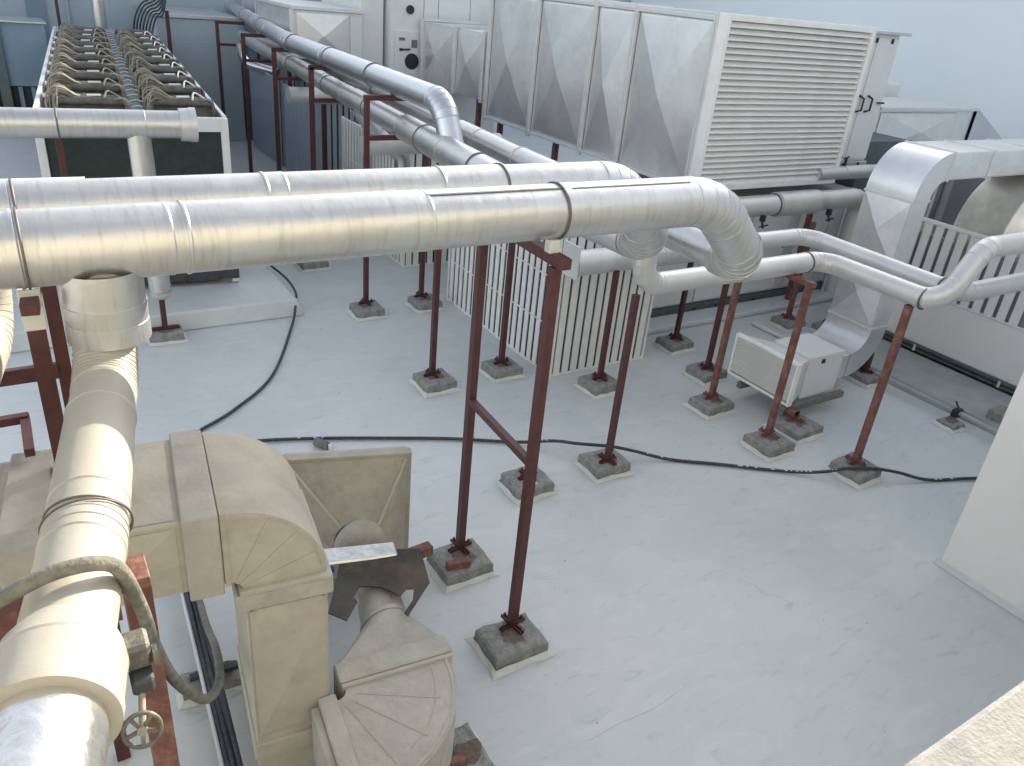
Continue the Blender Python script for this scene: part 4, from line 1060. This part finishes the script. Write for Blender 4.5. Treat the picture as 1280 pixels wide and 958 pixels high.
for (a, z) in ((.2, 1.10), (.215, 1.075), (.25, 1.11)): lbox(DL, a, a + .008, -.022, -.0195, z, z + .025).build('stencil_mark', 'black', d1)

e2 = thing('coated_duct', 'grey beige coated duct elbow lying low at the bottom, with round neck behind', 'duct', (1.6, 3.3, 0))
eu, ev, EL = frame(V(1.29, 3.46, 0), R(-6))
elbow('elbow', 'mastic_grey', e2, EL(-.07, 0, .57), eu, ev, V(0, 0, 1), .07, .80, .23, 0, -math.pi / 2, 16)
Ct = EL(-.07, 0, .803)
arc_rib(e2, 'mastic', Ct, eu, ev, V(0, 0, 1), .775, 0, -math.pi / 2, .014, .006)
for r_ in (.66,): arc_rib(e2, 'mastic', Ct, eu, ev, V(0, 0, 1), r_, -math.pi / 3.0, 0, .008, .005)
for a in (-25, -50, -72):
    a = R(a); e_ = eu * math.cos(a) + ev * math.sin(a)
    MB().bar(Ct + e_ * .14, Ct + e_ * .70, .005, .0015).build('seam', 'mastic', e2)
lbox(EL, -.19, -.075, -.84, -.03, .32, .83).build('flange', 'mastic_grey', e2, .008)
lbox(EL, -.24, -.19, -.80, -.07, .345, .80).build('run', 'mastic_grey', e2, .006)
lbox(EL, -.02, .76, .0, .03, .32, .825).build('flange', 'mastic', e2, .006)
lbox(EL, -.03, .77, .032, .20, .31, .84).build('flange', 'mastic_grey', e2, .01)
def taper(parent, name, m, rect, C, rdir, zdir, r, n=48, mid=None):
    "square to round transition: rect = 4 corners, circle centre C"
    cs = list(rect)                       # bottom-left, bottom-right, top-right, top-left
    dirs = [(-1, -1), (1, -1), (1, 1), (-1, 1)]
    cp = lambda a: C + rdir * (math.cos(a) * r) + zdir * (math.sin(a) * r)
    mb = MB()
    angs = [math.atan2(d[1], d[0]) for d in dirs]
    half = R(28)
    for i in range(4):
        j = (i + 1) % 4
        a0 = angs[i] + half; a1 = angs[j] - half
        while a1 < a0: a1 += 2 * math.pi
        st = [cp(a0 + (a1 - a0) * k / 6) for k in range(7)]
        mb.add([cs[i], cs[j]] + st, [(0, 1) + tuple(range(8, 1, -1))])
        fan = [cp(angs[i] - half + 2 * half * k / 10) for k in range(11)]
        mb.add([cs[i]] + fan, [(0, k + 1, k + 2) for k in range(10)], True)
    ob = mb.build(name, m, parent)
    return ob
ez = V(0, 0, 1)
taper(e2, 'transition', 'mastic_grey', [EL(0, .2, .34), EL(.74, .2, .34), EL(.74, .2, .81), EL(0, .2, .81)], EL(.47, .60, .62), eu, ez, .185)
MB().hard([EL(.47, .60, .62), EL(.47, .60, .62), EL(.475, .64, .62), EL(.475, .64, .62), EL(.50, .86, .63)], [ev] * 5, [.18, .196, .196, .178, .172], 36).build('neck', 'mastic_grey', e2)
MB().rings([EL(.50, .84, .63), EL(.50, .84, .63), EL(.53, 1.15, .66)], [ev] * 3, [.12, .15, .15], 36).build('neck', 'mastic', e2)
for (a, b) in ((.1, -.5), (.5, .1)): lbox(EL, a, a + .08, b, b + .08, 0, .35).build('leg', 'red_worn', e2)

hp = thing('duct_hopper', 'wide beige hopper tapering to a round dome behind the steel plate', 'hopper', (2.0, 5.2, 0))
H0, H1 = V(1.50, 5.37, 0), V(2.47, 5.07, 0)
hu = (H1 - H0).normalized(); hv = V(hu.y, -hu.x, 0)      # hv points towards the viewer
def HL(a, b, z): return H0 + hu * a + hv * b + V(0, 0, z)
taper(hp, 'transition', 'mastic_brown', [HL(.02, .05, .08), HL(1.0, .05, .08), HL(1.0, .05, 1.38), HL(.02, .05, 1.38)], V(1.96, 4.88, .76), hu, ez, .21, 64)
lbox(HL, -.02, 1.04, -.04, .05, .03, .11).build('flange', 'mastic_brown', hp, .005)
lbox(HL, -.02, 1.04, -.04, .05, 1.35, 1.42).build('flange', 'mastic_brown', hp, .005)
lbox(HL, -.02, .04, -.04, .05, .11, 1.35).build('flange', 'mastic_brown', hp, .005)
lbox(HL, .98, 1.04, -.04, .05, .11, 1.35).build('flange', 'mastic_brown', hp, .005)
lbox(HL, .0, 1.02, -.10, -.042, .0, 1.40).build('box', 'mastic_grey', hp, .01)
C_ = V(1.96, 4.88, .76); dm = (C_ - HL(.5, 0, .7)); dm.z = 0; dm.normalize()
MB().rings([C_ - dm * .02, C_ + dm * .0, C_ + dm * .07, C_ + dm * .11, C_ + dm * .13], [dm] * 5, [.21, .222, .20, .13, .0], 36).build('collar', 'mastic_grey', hp)
for s_ in (0.2, .8): pass
for (a_, z_, ang_) in ((.04, 1.37, 135), (.99, 1.37, 45)):
    MB().bar(HL(a_, .06, z_), V(1.96, 4.88, .76) + hu * (.215 * math.cos(R(ang_))) + ez * (.215 * math.sin(R(ang_))), .022, .012, -dv_).build('seam', 'mastic', hp)
# foil wrapped box, blue sheet, steel plate
mb = MB(); mb.hexa([V(1.52, 4.60, .72), V(2.14, 4.45, .70), V(2.16, 4.58, .72), V(1.55, 4.76, .74), V(1.52, 4.60, .88), V(2.12, 4.47, .86), V(2.14, 4.60, .90), V(1.54, 4.75, .92)])
tag(mb.build('foil_strip', 'foil_dull', None, .01), 'silver foil wrapped strip lying above the steel plate in front of the hopper', 'foil strip')
mb = MB(); mb.hexa([V(1.50, 4.52, .80), V(1.62, 4.56, .80), V(1.66, 4.66, .84), V(1.58, 4.62, .84), V(1.50, 4.52, .83), V(1.62, 4.56, .84), V(1.66, 4.66, .87), V(1.58, 4.62, .87)])
tag(mb.build('plastic_scrap', 'blue_plastic'), 'small blue scrap beside the dark steel plate', 'scrap')
PP = [(1.75, 4.72), (2.32, 4.47), (2.21, 4.08), (1.91, 3.83), (1.9, 3.87), (2.01, 3.96), (2.07, 4.07), (2.02, 4.09), (1.94, 4.04), (1.91, 4.11), (1.86, 4.19), (1.8, 4.23), (1.71, 4.27), (1.63, 4.19), (1.64, 4.13), (1.5, 3.98), (1.41, 4.11)]
tag(MB().prism([(x, y, .846 + 0.0) for x, y in PP], (0, 0, .01)).build('steel_plate', 'rust_plate', None), 'dark oily steel plate with ragged cut-outs resting over the round duct neck', 'steel plate')
mb = MB(); mb.bar((2.44, 5.08 - .06, .30), (2.72, 5.10 - .06, .30), .10, .10)
tag(mb.build('steel_offcut', 'red_worn', None, .005), 'stub of red steel channel sticking out right of the hopper foot', 'steel offcut')
MB
mb = MB(); mb.box(2.36, 2.46, 4.98, 5.10, 0, .25); tag(mb.build('timber_prop', 'concrete'), 'small rough prop under the red channel stub', 'prop')

# cable tray with black cables and its block
ct = thing('cable_tray', 'pale metal tray on the roof between the cream pipe and the beige duct', 'cable tray', (.66, 4.6, 0.1))
p_, q_ = V(.74, 6.4, .19), V(.545, 2.9, .19)
MB().bar(p_ + V(-.07, 0, 0), q_ + V(-.07, 0, 0), .012, .06).build('side_rail', 'duct_edge', ct)
MB().bar(p_ + V(0, 0, -.022), q_ + V(0, 0, -.022), .14, .008).build('tray', 'alu_far', ct)
cg = 'black cables in the tray'
for k, (o1, o2, o3) in enumerate(((-.035, -.03, -.04), (.0, .01, -.01), (.045, .03, .035))):
    P = [p_ + V(o1, 0, .012), p_.lerp(q_, .3) + V(o2, 0, .02), p_.lerp(q_, .6) + V(o3 + .01, 0, .012 + .01 * k), q_ + V(o2, 0, .012)]
    tag(MB().tube(spline(P, 8), .020, 8).build('power_cable', 'rubber'), ('black cable against the pale rail of the tray', 'middle black cable of the three in the tray', 'black cable on the open side of the tray')[k], 'cable', cg)
block(.70, 4.60, 'long rough concrete block crossed by the cable tray', .52, .20, .13, R(-8))
mb = MB(); mb.bar((.50, 4.62, .15), (.96, 4.58, .15), .05, .03)
tag(mb.build('strut_channel', 'dark_slate'), 'short dark channel on the block under the cable tray', 'channel')
tag(MB().box(1.02, 1.14, 6.3, 6.45, .004, .5).build('steel_stand', 'rail_green'), 'dark stand glimpsed under the beige duct elbow', 'stand')

# grey hose over the cream pipe
HS = [(-.9, 2.5, 2.95), (-.5, 2.38, 3.02), (-.25, 2.35, 3.14), (-.11, 2.34, 3.195), (.02, 2.34, 3.19), (.09, 2.38, 3.10), (.14, 2.51, 2.8), (.18, 2.7, 2.4), (.25, 2.87, 2.0), (.37, 3.08, 1.6), (.46, 3.26, 1.4), (.55, 3.56, 1.2), (.64, 4.2, .8), (.70, 4.9, .36), (.74, 5.6, .25), (.76, 6.4, .23)]
tag(MB().tube(spline(HS, 8), [.026] * 200 if False else .026, 12).build('grey_hose', 'hose_grey'), 'dusty grey hose draped over the cream pipe and sagging to the cable tray', 'hose')

# red frames near and left
nf = thing('pipe_support', 'heavy red channel frame under the cream pipe, bottom left', 'pipe support', (.13, 2.78, 0), GS)
MB().box(.10, .11, 2.70, 2.86, 0, 2.74).build('post', 'red_worn', nf)
mb = MB(); mb.box(.11, .20, 2.70, 2.71, 0, 2.74); mb.box(.11, .20, 2.85, 2.86, 0, 2.74); mb.build('post_flange', 'red_worn', nf)
MB().bar((-1.5, 2.78, 2.77), (.20, 2.76, 2.77), .16, .05).build('crossbar', 'red_worn', nf, .004)
MB().bar((-1.5, 2.71, 2.68), (.08, 2.69, 2.68), .012, .13).build('crossbar_web', 'red_worn', nf)
lf = thing('pipe_support', 'red two post frame with rail behind the cream pipe, left edge', 'pipe support', (-.02, 4.3, 0), GS)
hpost(MB(), -.02, 4.28, 0, 3.33, .085).build('post', 'red', lf)
hpost(MB(), .085, 5.24, 0, 3.42, .08).build('post', 'red', lf)
MB().bar((-.9, 5.2, 2.56), (.05, 5.2, 2.56), .05, .10).build('crossbar', 'red', lf, .004)
MB().bar((-.03, 4.12, 3.40), (.08, 5.30, 3.44), .08, .06).build('crossbar', 'red', lf, .004)
hpost(MB(), -.9, 5.24, 0, 3.42, .08).build('post', 'red', lf)
for (y, z) in ((4.28, 3.39), (5.2, 3.38)): MB().box(-.07, .03, y - .06, y + .02, z - .14, z + .08).build('shoe', 'duct_edge', lf, .004)
af = thing('angle_frame', 'small red angle frame corner over the duct at the left edge', 'frame', (-.3, 4.7, 2.4))
MB().bar((-1.0, 4.80, 2.47), (-.15, 4.80, 2.47), .05, .05).build('rail', 'red', af)
MB().bar((-.17, 4.83, 2.46), (-.17, 4.40, 2.46), .05, .05).build('rail', 'red', af)

# valve with hand wheel
vv = thing('gate_valve', 'grey valve box with a round hand wheel beside the cream pipe', 'valve', (.08, 2.1, 2.9))
bx0 = V(.075, 2.10, 2.93)
mb = MB(); mb.box(.045, .125, 2.10, 2.20, 2.90, 3.0); mb.build('valve_body', 'wheel_grey', vv, .012)
mb = MB(); mb.box(.05, .12, 2.05, 2.13, 2.84, 2.90); mb.build('bonnet', 'dark_slate', vv, .01)
mb = MB(); mb.tube([(.128, 2.12, 2.93), (.145, 2.12, 2.93)], .035, 16); mb.build('flange', 'wheel_grey', vv)
mb = MB(); mb.tube([(.08, 2.08, 2.86), (.058, 1.97, 2.79)], .011, 10); mb.build('stem', 'beige_cable', vv)
wc_, ax_ = V(.055, 1.965, 2.785), V(-.12, -.85, .40).normalized()
u = ax_.cross(V(0, 0, 1)).normalized(); w_ = ax_.cross(u)
mb = MB(); mb.tube([wc_ + (u * math.cos(2 * math.pi * k / 36) + w_ * math.sin(2 * math.pi * k / 36)) * .055 for k in range(37)], .0075, 10, False); mb.build('hand_wheel', 'wheel_grey', vv)
mb = MB()
for k in range(5):
    e_ = u * math.cos(2 * math.pi * k / 5 + .3) + w_ * math.sin(2 * math.pi * k / 5 + .3)
    mb.bar(wc_ + e_ * .010, wc_ + e_ * .053, .013, .008, ax_)
mb.build('spoke', 'wheel_grey', vv)
mb = MB(); mb.tube([wc_ - ax_ * .012, wc_ + ax_ * .014], .015, 12); mb.build('hub', 'beige_cable', vv)
